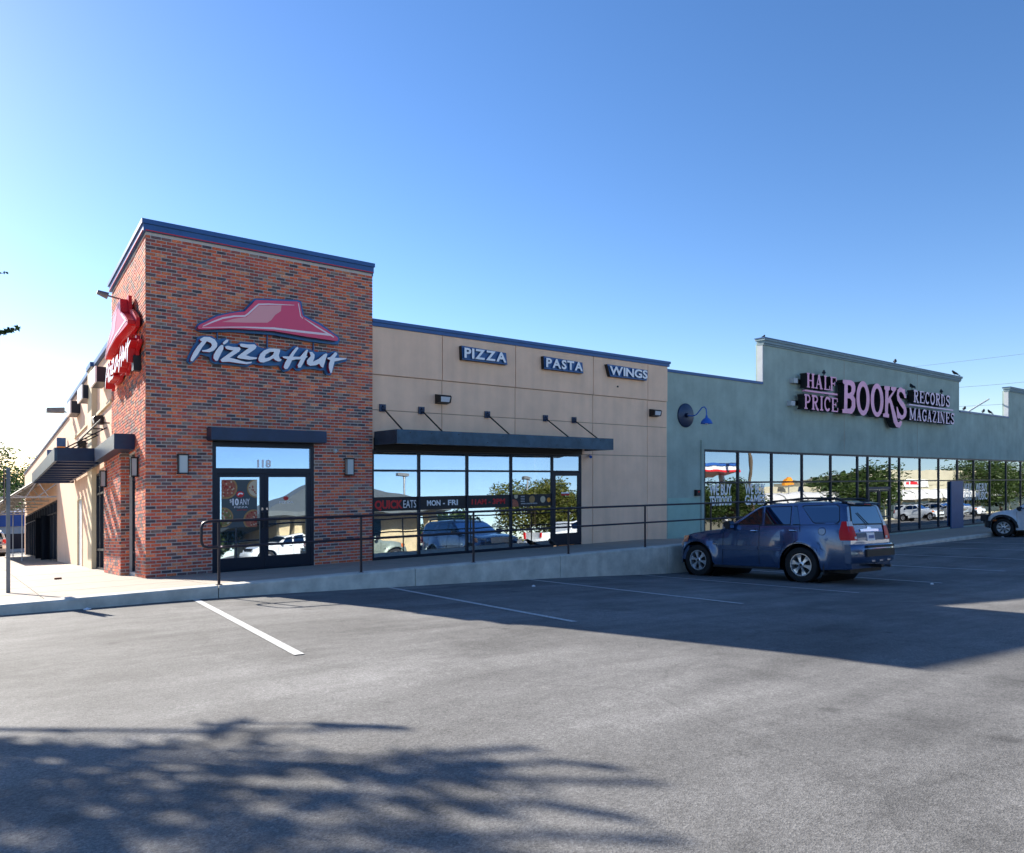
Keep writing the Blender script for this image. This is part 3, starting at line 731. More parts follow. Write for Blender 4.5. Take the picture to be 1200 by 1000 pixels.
# side awning
t = thing('slatted_awning', 'slatted navy steel awning throwing a ladder shadow on the side wall', 'awning', (-.6, 9, 2.5))
part('fascia', MB().box(-1.25, -1.19, 4.7, 12.9, 2.88, 3.22), 'steel_awning', t, grade=True)
part('end_channel', MB().box(-1.188, -.02, 4.7, 4.76, 2.88, 3.22), 'navy', t, grade=True); part('end_channel', MB().box(-1.188, -.02, 12.84, 12.9, 2.88, 3.22), 'navy', t, grade=True)
part('inner_channel', MB().box(-.18, -.125, 4.762, 12.83, 2.9, 3.2), 'navy', t, grade=True)
for y in steps(5.7, 11.9, .9): part('slat', MB().box(-1.188, -.182, y-.05, y+.05, 2.90, 3.16), 'navy', t, grade=True)
for y in (5.4, 7.0, 8.8, 10.6, 12.4): part('hanger_rod', MB().tube([(0 if y < 7.4 or y > 8.3 else -.12, y, 3.86), (-1.1, y+.1, 3.2)], .018, 6), 'black', t, grade=True)
# pipe along the side wall above the awning
t = thing('wall_conduit', 'dark conduit on brackets running along the side wall above the awning', 'pipe', (-.1, 5, 3.4))
part('pipe', MB().tube([(-.24, 4.6, 3.95), (-.24, 9.8, 3.95)], .025, 6), 'black', t, grade=True)
for y in (4.9, 6.1, 7.3, 8.5, 9.7): part('bracket', MB().box(-.24, -.0, y-.02, y+.02, 3.9, 3.93), 'black', t, grade=True)
# lean-to shade roof further down the street
t = thing('lean_to_roof', 'tan corrugated lean-to shade roof on steel trusses beyond the dark awning', 'canopy', (-1, 30, 0))
mb = MB(); ys = steps(19.2, 41, .11)
for i, y in enumerate(ys):
    dz = .02 if i % 2 else -.02
    mb.v += [(-.02, y, 4.0+dz), (-2.3, y, 2.32+dz), (-.02, y, 3.97+dz), (-2.3, y, 2.29+dz)]
for i in range(len(ys)-1):
    a = i*4; mb.f += [(a, a+1, a+5, a+4), (a+2, a+6, a+7, a+3)]; mb.m += [0, 0]
part('sheeting', mb, 'tan_sheet', t, grade=True)
for y in steps(19.3, 40.9, 3.6):
    tr = part('truss', MB().tube([(-.02, y, 3.92), (-2.3, y, 2.24)], .04, 6).tube([(-.02, y, 2.74), (-2.2, y, 2.74)], .035, 6), 'far_wall', t, grade=True)
    for a, b in (((-.3, 2.74), (-.7, 3.42)), ((-.7, 3.42), (-1.1, 2.74)), ((-1.1, 2.74), (-1.5, 2.85)), ((-.02, 3.3), (-.7, 2.74))):
        part('truss_web', MB().tube([(a[0], y, a[1]), (b[0], y, b[1])], .022, 5), 'far_wall', tr, grade=True)
for x in (-.6, -1.2, -1.8): part('purlin', MB().box(x-.03, x+.03, 19.25, 40.9, 3.88+.735*x, 3.94+.735*x), 'tan_sheet', t, grade=True)
for y in (24, 33):
    part('lattice_column', MB().tube([(-1.0, y-.12, -.1), (-1.0, y-.12, 3.1)], .02, 5).tube([(-1.0, y+.12, -.1), (-1.0, y+.12, 3.1)], .02, 5).tube([(-1.0, y+.12*(-1)**k, -.0+k*.24) for k in range(13)], .014, 5), 'far_wall', t, grade=True)
# blade signs above the shade roof
for y, lb in ((15.2, 'blue blade sign on the side wing nearest the dark awning'), (19.5, 'blue blade sign on the side wing further down the street')):
    t = thing('blade_sign', lb, 'sign', (-.3, y, 3)); part('panel', MB().box(-.34, -.05, y, y+.16, 3.95, 4.75), 'navy_cap', t, grade=True)
    part('stripe', MB().box(-.33, -.07, y-.006, y-.002, 4.3, 4.42), 'orange', t, grade=True)
t = thing('roof_floodlight', 'dark floodlight on the roof edge of the sloping side wing', 'lamp', (-.4, 14, 4.6))
part('housing', MB().prism([(-.75, 5.52), (-.2, 5.52), (-.2, 5.70), (-.75, 5.66)], 13.9, 14.25), 'galv', t, grade=True); part('arm', MB().tube([(-.2, 14, 5.55), (.05, 14, 5.5)], .03, 6), 'galv', t, grade=True)
# ------------------------------------------------------------------ lamps, cameras
def sconce(x, y, z, side, label):
    t = thing('wall_lantern', label, 'wall lamp', (x, y, z), 0 if not side else R(-90), 'box lanterns on the brick walls')
    def p(nm, mb, m, par=t): return mb.build(nm, m, par, rel=False)
    p('back_plate', MB().box(-.09, .09, -.02, 0, -.2, .2), 'black')
    p('glass_box', MB().box(-.085, .085, -.13, -.02, -.185, .185), 'lamp_glass')
    for a in (-.1, .085):
        for b in (-.145, -.035): p('corner_bar', MB().box(a, a+.015, b, b+.015, -.2, .2), 'black')
    p('cap', MB().box(-.105, .105, -.15, -.0, .19, .215), 'black'); p('base', MB().box(-.105, .105, -.15, -.0, -.215, -.19), 'black')
    return t
sconce(.70, -.012, 2.40, False, 'box lantern on the brick wall left of the double doors')
sconce(4.52, -.012, 2.37, False, 'box lantern on the brick wall right of the double doors')
sconce(-.012, .86, 2.34, True, 'box lantern nearest the brick corner on its sunlit side')
sconce(-.182, 4.12, 2.07, True, 'box lantern on the far brick pier of the sunlit side')
def wallpack(x, z, label, y=.055, side=False):
    t = thing('wall_pack', label, 'wall lamp', (x, y, z), R(-90) if side else 0, 'floodlight boxes on the stucco walls')
    h = MB().prism([(0, .13), (-.2, .10), (-.24, .06), (-.20, -.10), (0, -.13)], -.19, .19, axis='x'); h.build('housing', 'black', t, rel=False)
    MB().quad((-.15, -.246, .05), (-.13, -.214, -.085), (.13, -.214, -.085), (.15, -.246, .05)).build('lens', 'lens_white', t, rel=False)
wallpack(7.24, 4.22, 'dark floodlight box on beige stucco above the awning')
wallpack(15.72, 4.30, 'dark floodlight box near the right end of the beige wall')
wallpack(0.0, 3.7, 'floodlight box on the sunlit side wall below the letter boxes', 6.2, True)
wallpack(0.0, 3.15, 'floodlight box further along the side wall above the slatted awning', 9.9, True)
t = thing('gooseneck_lamp', 'blue gooseneck lamp with round dark wall disc on teal wall', 'wall lamp', (17.54, .15, 4.32))
part('wall_disc', MB().lathe([(0, .09), (.40, .09), (.43, .11), (.43, .149), (0, .149)], 32, 'y', (17.54, 0, 4.32)), 'navy', t, smooth=40)
part('mount', MB().lathe([(0, -.0), (.07, 0), (.08, .04), (.08, .089)], 16, 'y', (17.54, 0, 4.32)), 'navy', t, smooth=40)
arm = [(17.54, -.0, 4.30), (17.57, -.16, 4.28), (17.60, -.30, 4.32), (17.63, -.42, 4.46), (17.65, -.5, 4.56), (17.68, -.58, 4.58), (17.70, -.64, 4.50), (17.70, -.66, 4.38), (17.70, -.66, 4.24)]
part('arm', MB().tube(arm, .022, 8), 'blue_lamp', t, smooth=60)
part('lamp_shade', MB().lathe([(.03, 4.28), (.05, 4.19), (.12, 4.15), (.18, 4.07), (.215, 3.98), (.20, 3.98), (.16, 4.06), (.03, 4.14)], 24, 'z', (17.70, -.66, 0)), 'blue_lamp', t, smooth=50)
part('bulb', MB().lathe([(0, 3.93), (.04, 3.95), (.05, 4.0), (.03, 4.06)], 12, 'z', (17.70, -.66, 0)), 'lamp_glass', t, smooth=60)
t = thing('dome_camera', 'small white dome camera on brick above the right lantern', 'camera', (4.17, 0, 2.75)); part('dome', MB().lathe([(0, -.11), (.03, -.10), (.05, -.07), (.055, -.03), (.055, -.011)], 14, 'y', (4.17, 0, 2.75)), 'lamp_glass', t, smooth=60)
t = thing('bullet_camera', 'small security camera on beige wall beside the awning end', 'camera', (12.66, .05, 2.76))
part('body', MB().tube([(12.60, -.16, 2.74), (12.72, .0, 2.78)], .045, 10), 'blue_lamp', t); part('bracket', MB().tube([(12.70, -.02, 2.78), (12.74, .055, 2.80)], .02, 6), 'galv', t)
t = thing('alarm_box', 'small dark alarm box with red light beside the bookstore window', 'alarm', (18.15, .15, 1.52)); part('case', MB().box(18.04, 18.26, .03, .148, 1.42, 1.64), 'black', t); part('light', MB().box(18.12, 18.18, .018, .03, 1.55, 1.6), 'lens_red', t)
t = thing('sign_junction_box', 'tiny dark box on beige wall under the last sign', 'box', (15.6, .05, 5.2)); part('case', MB().box(13.95, 14.0, -.0, .028, 5.05, 5.1), 'black', t)

# ------------------------------------------------------------------ signs
WORDMARK = {'P': [[(1.003, 5.086), (1.087, 5.145), (1.203, 5.153), (1.306, 5.114), (1.358, 5.034), (1.351, 4.956), (1.291, 4.872), (1.203, 4.824), (1.046, 4.823), (1.051, 4.85), (1.145, 4.875), (1.225, 4.927), (1.25, 4.984), (1.225, 5.027), (1.145, 5.057), (1.123, 5.023), (1.043, 4.907), (0.957, 4.745), (0.857, 4.595), (0.814, 4.594), (0.814, 4.64), (0.871, 4.782), (0.957, 4.928), (1.046, 5.045), (1.015, 5.049)]], 'i': [[(1.44, 5.009), (1.484, 5.01), (1.487, 4.924), (1.425, 4.793), (1.365, 4.655), (1.321, 4.651), (1.28, 4.701), (1.284, 4.779), (1.336, 4.877), (1.395, 4.961)], [(1.477, 5.063), (1.544, 5.136), (1.597, 5.143), (1.582, 5.091), (1.514, 5.029), (1.477, 5.029)]], 'z1': [[(1.522, 4.983), (1.575, 5.004), (1.696, 4.991), (1.833, 5.001), (1.856, 4.964), (1.818, 4.897), (1.62, 4.748), (1.787, 4.72), (1.972, 4.683), (2.097, 4.703), (2.089, 4.67), (1.988, 4.64), (1.818, 4.644), (1.605, 4.658), (1.455, 4.638), (1.425, 4.677), (1.484, 4.737), (1.696, 4.915), (1.575, 4.926), (1.537, 4.945)]], 'z2': [[(1.833, 5.072), (1.879, 5.085), (2.003, 5.083), (2.16, 5.1), (2.207, 5.058), (2.175, 4.998), (1.972, 4.837), (2.081, 4.813), (2.215, 4.81), (2.207, 4.778), (2.05, 4.743), (1.848, 4.75), (1.775, 4.766), (1.802, 4.808), (2.034, 5.007), (1.895, 5.012), (1.848, 5.026)]], 'a': [[(2.247, 4.797), (2.286, 4.898), (2.366, 4.986), (2.495, 5.045), (2.608, 5.053), (2.731, 5.055), (2.736, 5.009), (2.706, 4.908), (2.731, 4.838), (2.777, 4.822), (2.747, 4.779), (2.69, 4.768), (2.624, 4.794), (2.584, 4.831), (2.478, 4.764), (2.366, 4.713), (2.286, 4.713), (2.247, 4.749)], [(2.382, 4.835), (2.414, 4.903), (2.511, 4.969), (2.6, 4.982), (2.576, 4.911), (2.495, 4.846), (2.406, 4.813)]], 'H': [[(3.156, 5.15), (3.17, 5.122), (3.089, 5.005), (3.038, 4.913), (3.207, 4.926), (3.31, 5.053), (3.37, 5.118), (3.399, 5.105), (3.361, 4.967), (3.39, 4.945), (3.344, 4.915), (3.293, 4.802), (3.224, 4.679), (3.165, 4.67), (3.148, 4.722), (3.19, 4.808), (3.224, 4.87), (3.106, 4.858), (3.013, 4.824), (2.954, 4.687), (2.904, 4.617), (2.846, 4.611), (2.818, 4.658), (2.855, 4.76), (2.904, 4.843), (2.808, 4.862), (2.792, 4.893), (2.855, 4.904), (2.946, 4.908), (3.021, 5.023), (3.106, 5.131)]], 'u': [[(3.43, 5.066), (3.5, 5.07), (3.56, 5.012), (3.552, 4.927), (3.517, 4.84), (3.657, 4.921), (3.78, 5.035), (3.843, 5.075), (3.878, 5.054), (3.834, 4.922), (3.789, 4.782), (3.771, 4.721), (3.71, 4.749), (3.674, 4.813), (3.587, 4.763), (3.448, 4.741), (3.375, 4.776), (3.37, 4.859), (3.465, 4.969), (3.448, 5.026)]], 't': [[(4.094, 5.127), (4.13, 5.088), (4.058, 4.986), (4.194, 5.0), (4.368, 5.009), (4.359, 4.987), (4.194, 4.94), (4.058, 4.901), (4.031, 4.804), (3.986, 4.621), (3.95, 4.618), (3.914, 4.725), (3.914, 4.827), (3.95, 4.924), (3.878, 4.943), (3.884, 4.978), (3.95, 4.993), (4.013, 5.059), (4.058, 5.115)]]}
WBACK = [(0.768, 4.608), (0.789, 4.701), (0.889, 4.926), (0.961, 5.041), (0.976, 5.135), (1.078, 5.193), (1.283, 5.21), (1.387, 5.137), (1.522, 5.183), (1.644, 5.182), (1.659, 5.081), (1.828, 5.1), (1.89, 5.147), (2.203, 5.166), (2.299, 5.08), (2.428, 5.053), (2.525, 5.091), (2.788, 5.067), (2.921, 5.032), (3.123, 5.203), (3.243, 5.166), (3.433, 5.162), (3.643, 5.108), (3.874, 5.132), (3.964, 5.116), (4.109, 5.183), (4.2, 5.149), (4.237, 5.04), (4.45, 5.027), (4.422, 4.954), (4.127, 4.848), (4.072, 4.687), (4.018, 4.579), (3.91, 4.579), (3.856, 4.685), (3.731, 4.674), (3.607, 4.697), (3.346, 4.673), (3.243, 4.614), (3.157, 4.623), (3.089, 4.683), (2.971, 4.59), (2.854, 4.563), (2.804, 4.624), (2.755, 4.702), (2.525, 4.672), (2.331, 4.662), (2.172, 4.68), (2.046, 4.604), (1.859, 4.602), (1.522, 4.61), (1.343, 4.601), (1.261, 4.64), (1.224, 4.745), (1.048, 4.781), (0.918, 4.607), (0.832, 4.545)]
HAT = [(0.954, 5.333), (0.992, 5.393), (1.36, 5.621), (1.629, 5.723), (1.863, 5.789), (1.932, 5.798), (2.1, 5.994), (2.162, 6.078), (2.199, 6.1), (3.125, 6.202), (3.192, 6.188), (3.263, 5.894), (3.309, 5.861), (3.684, 5.723), (4.102, 5.499), (4.141, 5.457), (4.128, 5.406), (4.069, 5.393), (3.371, 5.413), (2.588, 5.452), (1.629, 5.39), (1.044, 5.295), (0.972, 5.295)]
HATBACK = [(0.94, 5.358), (0.992, 5.442), (1.375, 5.68), (1.896, 5.851), (1.952, 5.865), (2.178, 6.146), (2.235, 6.172), (3.215, 6.283), (3.283, 6.257), (3.355, 5.95), (3.401, 5.932), (3.781, 5.793), (4.22, 5.538), (4.253, 5.463), (4.204, 5.349), (4.072, 5.334), (3.432, 5.339), (2.642, 5.39), (1.674, 5.343), (1.057, 5.262), (0.966, 5.292)]
HATPALE = [(1.451, 5.507), (1.709, 5.611), (1.971, 5.683), (2.055, 5.771), (2.253, 5.98), (2.762, 6.059), (2.747, 5.925), (2.615, 5.819), (2.527, 5.69), (2.44, 5.621), (1.985, 5.562)]
HATLINE1 = [(1.055, 5.364), (1.251, 5.48), (1.464, 5.592), (1.708, 5.667), (1.943, 5.704), (2.013, 5.765), (2.239, 6.006), (2.468, 6.045), (3.061, 6.108)]
HATLINE2 = [(1.042, 5.337), (1.901, 5.451), (2.585, 5.508), (3.213, 5.512), (3.935, 5.523), (4.032, 5.474), (3.585, 5.678), (3.305, 5.823)]
HATLINE3 = [(3.158, 6.161), (3.213, 5.87), (3.268, 5.827)]
def hat_parts(t, X=lambda x: x, side=False):
    def bd(nm, mb, m):
        if side: mb.v = [(y+.0, 4.55-(x), z) for x, y, z in mb.v]
        return mb.build(nm, m, t, grade=side)
    bd('backer', MB().prism(HATBACK, -.13, -.06), 'sign_back')
    bd('roof_shape', MB().prism(HAT, -.28, -.132, 0, 1), ['hat_red', 'dark_red'])
    bd('pale_field', MB().prism(HATPALE, -.2835, -.281), 'hat_pale')
    bd('highlight_line', MB().ribbon(HATLINE1, [.015, .03, .035, .035, .035, .035, .035, .03, .01], -.287, -.281), 'hat_line')
    bd('highlight_line', MB().ribbon(HATLINE2[:6], [.01, .025, .045, .05, .05, .02], -.288, -.281), 'hat_line')
    bd('highlight_line', MB().ribbon(HATLINE2[5:], [.03, .035, .012], -.291, -.281), 'hat_line')
    bd('highlight_line', MB().ribbon(HATLINE3, .02, -.286, -.281), 'hat_line')
def word_parts(t, side=False):
    def bd(nm, mb, m):
        if side: mb.v = [(y, 4.55-(x), z) for x, y, z in mb.v]
        return mb.build(nm, m, t, grade=side)
    bd('backer', MB().prism(WBACK, -.12, -.05), 'sign_back')
    for k, lp in WORDMARK.items():
        mb = MB()
        if k == 'i':
            for q in lp: mb.prism(q, -.26, -.122, 0, 1)
        else: mb.prism(lp, -.26, -.122, 0, 1)
        bd('letter', mb, ['letter_white', 'dark_red' if not side else 'red'])
    for a in (1.4, 2.5, 3.6): bd('mount', MB().box(a, a+.02, -.07, -.011, 4.7, 5.4), 'sign_back')
t = thing('roof_logo_sign', 'rose red peaked roof emblem mounted on the shaded brick front', 'sign', (2.6, 0, 5.7)); hat_parts(t)
t = thing('script_name_sign', 'white handwritten style restaurant name on the shaded brick front', 'sign', (2.6, 0, 4.9)); word_parts(t)
def side_sign(kind):
    t = thing('roof_logo_sign' if kind == 'h' else 'script_name_sign', 'red peaked roof emblem on the sunlit brick side, seen edge on' if kind == 'h' else 'red edged restaurant name on the sunlit brick side, seen edge on', 'sign', (-.2, 2, 5.5 if kind == 'h' else 4.7))
    (hat_parts if kind == 'h' else word_parts)(t, side=True)
    for c in t.children:
        for s_ in c.material_slots:
            if s_.material.name in ('dark_red_return', 'rose_red_sign_face', 'blue_sign_backer'): c.data.materials[s_.slot_index] = M['red']
    return t
t1 = side_sign('h'); t2 = side_sign('w')
# junction box and lamp arm by the side sign
t = thing('sign_spotlight', 'small grey spotlight on an arm above the red side emblem', 'lamp', (-.3, 2.3, 6.4))
part('head', MB().tube([(-.62, 2.2, 6.52), (-.40, 2.2, 6.46)], [.05, .08], 10), 'galv', t, grade=True); part('arm', MB().tube([(-.42, 2.2, 6.47), (.0, 2.2, 6.40)], .02, 6), 'galv', t, grade=True)
t = thing('sign_power_box', 'black power box on the sunlit brick side behind the red name', 'box', (-.1, .5, 4.6)); part('case', MB().box(-.16, -.012, .45, .68, 4.40, 4.72), 'black', t)
# three channel signs on the beige wall
def letters(t, word, x0, x1, zb, zt, y, dep, face, side, bold=.0, gap=.10):
    n = len(word); h = zt-zb
    ws = []
    for ch in word:
        v, f_ = text_polys(ch, round(h/.70, 3), bold); ws.append(max(p[0] for p in v)-min(p[0] for p in v))
    g = gap*h; k = (x1-x0-g*(n-1))/sum(ws); x = x0
    for ch, w_ in zip(word, ws):
        mb = MB(); add_text(mb, ch, x, zb, y, h, w_*k, bold, dep, 0, 1); mb.build('letter', [face, side], t); x += w_*k+g
def word_sign(word, x0, x1, z0, z1, label):
    t = thing('word_sign', label, 'sign', ((x0+x1)/2, 0, z0), group='channel letter words on the beige wall')
    n = len(word); b = .06; sl = .06
    loop = [(x0-b, z1+b), (x0-b+.02, z0-b), (x1+b*1.4, z0-b), (x1+b*.6, z1+b*.6-.02)] if word != 'WINGS' else [(x0-b, z1+b), (x0+.08, z0-b), (x1+.02, z0-b), (x1+b, z0+.1), (x1+b, z1+b*.5)]
    part('backer', MB().prism(loop, -.10, .028), 'black', t)
    part('backer_face', MB().prism([(a*.995+.005*(x0+x1)/2, c*.995+.005*(z0+z1)/2) for a, c in loop], -.104, -.101), 'navy_cap', t)
    letters(t, word, x0, x1, z0, z1, -.16, .055, 'letter_white', 'sign_back', .012, .10)
word_sign('PIZZA', 7.86, 9.29, 5.40, 5.66, 'white letters PIZZA, nearest the brick block')
word_sign('PASTA', 10.78, 12.26, 5.41, 5.67, 'white letters PASTA, middle of the beige wall')
word_sign('WINGS', 13.43, 15.22, 5.42, 5.68, 'white letters WINGS, right end of the beige wall')
# three lit boxes seen edge on along the side wing
for y, zc, lb in ((5.7, 5.25, 'white faced letter box on the side wing, nearest the brick'), (8.6, 5.28, 'white faced letter box on the side wing, middle one of three'), (11.7, 5.30, 'white faced letter box on the side wing, furthest from the brick')):
    t = thing('letter_box_sign', lb, 'sign', (-.15, y, zc-G*y), group='edge-on letter boxes on the side wing')
    part('box', MB().box(-.26, -.001, y-.5, y+.5, zc-.2, zc+.2), 'frame', t, grade=True)
    part('face', MB().box(-.30, -.262, y-.51, y+.51, zc-.21, zc+.21), 'letter_white', t, grade=True)

# bookstore sign: slab serif letters
BOOKS = {'B': [[(27.604, 6.376), (28.348, 6.408), (28.601, 6.328), (28.697, 6.163), (28.685, 5.961), (28.527, 5.735), (28.685, 5.588), (28.697, 5.244), (28.601, 5.067), (28.376, 4.917), (27.576, 4.912), (27.566, 5.066), (27.712, 5.102), (27.74, 6.175), (27.604, 6.235)], [(28.025, 6.183), (28.264, 6.173), (28.359, 6.081), (28.337, 5.908), (28.208, 5.827), (28.025, 5.806)], [(28.003, 5.586), (28.236, 5.587), (28.376, 5.482), (28.376, 5.283), (28.264, 5.148), (27.987, 5.118)]],
 'K': [[(31.394, 6.398), (31.931, 6.408), (31.931, 6.256), (31.803, 6.186), (31.772, 5.834), (32.251, 6.187), (32.059, 6.25), (32.059, 6.403), (32.608, 6.413), (32.576, 6.303), (32.413, 6.184), (32.027, 5.851), (32.155, 5.691), (32.576, 5.04), (32.707, 4.784), (32.851, 4.725), (32.97, 4.827), (33.169, 4.805), (33.136, 4.632), (32.904, 4.467), (32.576, 4.5), (32.316, 4.72), (31.944, 5.586), (31.842, 5.641), (31.759, 5.53), (31.74, 5.119), (31.867, 5.064), (31.835, 4.911), (31.269, 4.928), (31.269, 5.063), (31.456, 5.119), (31.488, 6.193), (31.394, 6.247)]],
 'S': [[(33.471, 6.384), (33.572, 5.968), (33.45, 5.945), (33.336, 6.109), (33.103, 6.233), (32.904, 6.203), (32.851, 6.075), (32.97, 5.928), (33.37, 5.705), (33.605, 5.5), (33.673, 5.284), (33.572, 5.059), (33.303, 4.921), (33.103, 4.874), (32.904, 4.948), (32.772, 4.91), (32.674, 4.983), (32.608, 5.473), (32.707, 5.479), (32.871, 5.24), (33.103, 5.098), (33.269, 5.106), (33.37, 5.236), (33.336, 5.391), (33.036, 5.56), (32.707, 5.788), (32.628, 6.029), (32.707, 6.282), (32.904, 6.426), (33.103, 6.45), (33.303, 6.372)]]}
def ell(cx, cz, rx, rz, n=28): return [(cx+rx*math.cos(2*math.pi*i/n), cz+rz*math.sin(2*math.pi*i/n)) for i in range(n)]
BOOKS['O'] = [ell(29.387, 5.67, .60, .785), ell(29.387, 5.66, .31, .55)]; BOOKS['O2'] = [ell(30.70, 5.67, .61, .78), ell(30.70, 5.66, .305, .56)]
bs = thing('bookstore_sign', 'pink slab serif letters on the tall teal parapet reading HALF PRICE BOOKS', 'sign', (31, .1, 5.6))
for k, lp in BOOKS.items(): MB().prism(lp, -.32, .0, 0, 1).build('letter', ['pink', 'black'], bs)
def arc(cx, cz, rx, rz, a0, a1, n=10): return [(cx+rx*math.cos(R(a0+(a1-a0)*i/n)), cz+rz*math.sin(R(a0+(a1-a0)*i/n))) for i in range(n+1)]
T, t_, s_ = .24, .10, .07     # thick stem, thin stroke, serif height as shares of the letter box
def sf(x0, x1, z): return ([(x0, z), (x1, z)], 's')
GL = {
 'H': [([(.2, 0), (.2, 1)], T), ([(.8, 0), (.8, 1)], T), ([(.2, .5), (.8, .5)], 's'), sf(0, .4, .035), sf(.6, 1, .035), sf(0, .4, .965), sf(.6, 1, .965)],
 'A': [([(.5, 1), (.16, 0)], t_), ([(.48, 1), (.82, 0)], T), ([(.27, .33), (.7, .33)], 's'), sf(0, .34, .035), sf(.62, 1, .035)],
 'L': [([(.25, 0), (.25, 1)], T), sf(.02, .5, .965), ([(.02, .035), (.92, .035)], 's'), ([(.93, .0), (.97, .33)], t_)],
 'F': [([(.25, 0), (.25, 1)], T), sf(.02, .5, .035), ([(.02, .965), (.95, .965)], 's'), ([(.94, 1), (.97, .7)], t_), ([(.25, .52), (.7, .52)], 's'), ([(.7, .38), (.7, .66)], t_)],
 'E': [([(.25, 0), (.25, 1)], T), ([(.02, .965), (.92, .965)], 's'), ([(.9, 1), (.94, .72)], t_), ([(.25, .52), (.68, .52)], 's'), ([(.68, .38), (.68, .66)], t_), ([(.02, .035), (.93, .035)], 's'), ([(.95, .0), (.99, .3)], t_)],
 'P': [([(.25, 0), (.25, 1)], T), sf(.02, .52, .035), ([(.02, .965), (.5, .965)]+arc(.52, .72, .32, .245, 90, -90)+[(.25, .475)], .16)],
 'R': [([(.25, 0), (.25, 1)], T), sf(.02, .48, .035), ([(.02, .965), (.5, .965)]+arc(.52, .74, .3, .225, 90, -90)+[(.25, .515)], .16), ([(.5, .5), (.82, .03), (1, .03)], .2)],
 'I': [([(.5, 0), (.5, 1)], .42), sf(.05, .95, .035), sf(.05, .95, .965)],
 'C': [(arc(.53, .5, .4, .455, 42, 318, 16), .19), ([(.9, 1), (.88, .66)], t_)],
 'O': [(arc(.5, .5, .39, .455, 0, 360, 22), .2)],
 'G': [(arc(.53, .5, .4, .455, 42, 300, 16), .19), ([(.9, 1), (.88, .66)], t_), ([(.8, .05), (.8, .45)], T), sf(.55, 1, .44)],
 'D': [([(.22, 0), (.22, 1)], T), ([(.02, .965), (.4, .965)]+arc(.42, .5, .42, .465, 90, -90, 12)+[(.02, .035)], .16)],
 'S': [([(.86, .74), (.76, .9), (.5, .955), (.22, .88), (.14, .72), (.3, .58), (.66, .43), (.86, .28), (.76, .1), (.5, .04), (.22, .1), (.1, .3)], .17), ([(.88, 1), (.87, .7)], t_), ([(.1, .0), (.1, .3)], t_)],
 'M': [([(.14, 0), (.14, 1)], t_), ([(.14, 1), (.5, .1)], .2), ([(.5, .1), (.82, 1)], t_), ([(.84, 0), (.84, 1)], .2), sf(0, .28, .035), sf(.68, 1, .035), sf(.0, .2, .965), sf(.8, 1, .965)],
 'Z': [([(.08, .72), (.1, .965), (.9, .965)], t_), ([(.85, .97), (.12, .03)], T), ([(.1, .035), (.92, .035), (.94, .3)], t_)],
 'N': [([(.16, 0), (.16, 1)], t_), ([(.14, 1), (.84, 0)], T), ([(.86, 0), (.86, 1)], t_), sf(0, .32, .035), sf(.0, .3, .965), sf(.7, 1, .965)],
}
def serif_row(row_, zt, zb, face):
    h = zt-zb
    for ch, x0, x1 in row_:
        W_ = x1-x0; mb = MB()
        for i, (pts, wd) in enumerate(GL[ch]):
            ww = h*.085 if wd == 's' else wd*min(W_, .6)*1.02
            if isinstance(wd, float) and wd < .11: ww = max(ww, .05)
            mb.ribbon([(x0+a*W_, zb+c*h) for a, c in pts], ww, -.32-.0012*i, .0, 0, 1)
        mb.build('letter', [face, 'black'], bs)
serif_row([('H', 24.714, 25.302), ('A', 25.362, 25.946), ('L', 26.048, 26.523), ('F', 26.544, 27.07)], 6.425, 5.826, 'pink')
serif_row([('P', 24.521, 25.026), ('R', 25.085, 25.622), ('I', 25.723, 26.007), ('C', 26.068, 26.585), ('E', 26.648, 27.177)], 5.526, 4.926, 'pink')
serif_row([('R', 34.412, 34.945), ('E', 35.058, 35.603), ('C', 35.69, 36.188), ('O', 36.277, 36.814), ('R', 36.904, 37.453), ('D', 37.546, 38.043), ('S', 38.137, 38.676)], 6.414, 5.818, 'pale_pink')
serif_row([('M', 33.943, 34.663), ('A', 34.747, 35.258), ('G', 35.344, 35.865), ('A', 35.923, 36.425), ('Z', 36.544, 36.995), ('I', 37.086, 37.422), ('N', 37.453, 37.98), ('E', 38.106, 38.644), ('S', 38.74, 39.225)], 5.511, 4.917, 'pale_pink')
part('rule', MB().box(24.579, 27.156, -.32, -.2, 5.65, 5.72), 'pink', bs); part('rule', MB().box(33.943, 39.063, -.32, -.2, 5.63, 5.70), 'pale_pink', bs)
for x, z in ((24.2, 6.1), (24.0, 5.15), (26.9, 5.6), (33.95, 6.12), (29.2, 5.65), (30.6, 5.65), (26.3, 5.3)): part('feed_box', MB().box(x, x+.28, -.06, .149, z-.1, z+.1), 'far_wall', bs)
part('raceway', MB().box(24.4, 27.2, .05, .149, 6.0, 6.2).box(24.3, 27.2, .05, .149, 5.1, 5.3).box(34.2, 38.8, .05, .149, 6.0, 6.2).box(33.9, 39.2, .05, .149, 5.1, 5.3), 'black', bs)

# window lettering and posters
def wtext(x0, x1, lines, zt, label, y=TY+.0575):
    mb = MB(); z = zt
    for s_, h in lines: z -= h; add_text(mb, s_, x0, z, y, h, x1-x0, .014, .001); z -= .05
    o = mb.build('window_lettering', 'letter_white', None); tag(o, label, 'lettering', 'white window lettering of the bookstore')
wtext(19.0, 20.35, [('WE BUY', .40), ('TEXTBOOKS', .34)], 1.83, 'white letters WE BUY TEXTBOOKS on the glass')
wtext(21.2, 22.55, [('WE BUY', .39), ('GAMES', .37)], 1.83, 'white letters WE BUY GAMES on the glass')
wtext(41.9, 42.9, [('WE BUY', .45), ('BOOKS', .45)], 1.72, 'white letters WE BUY BOOKS on the glass')
wtext(43.5, 45.2, [('WE BUY', .45), ('MUSIC', .45)], 1.72, 'white letters WE BUY MUSIC on the glass')
bg_ = 'charcoal vinyl banners across the shop windows'
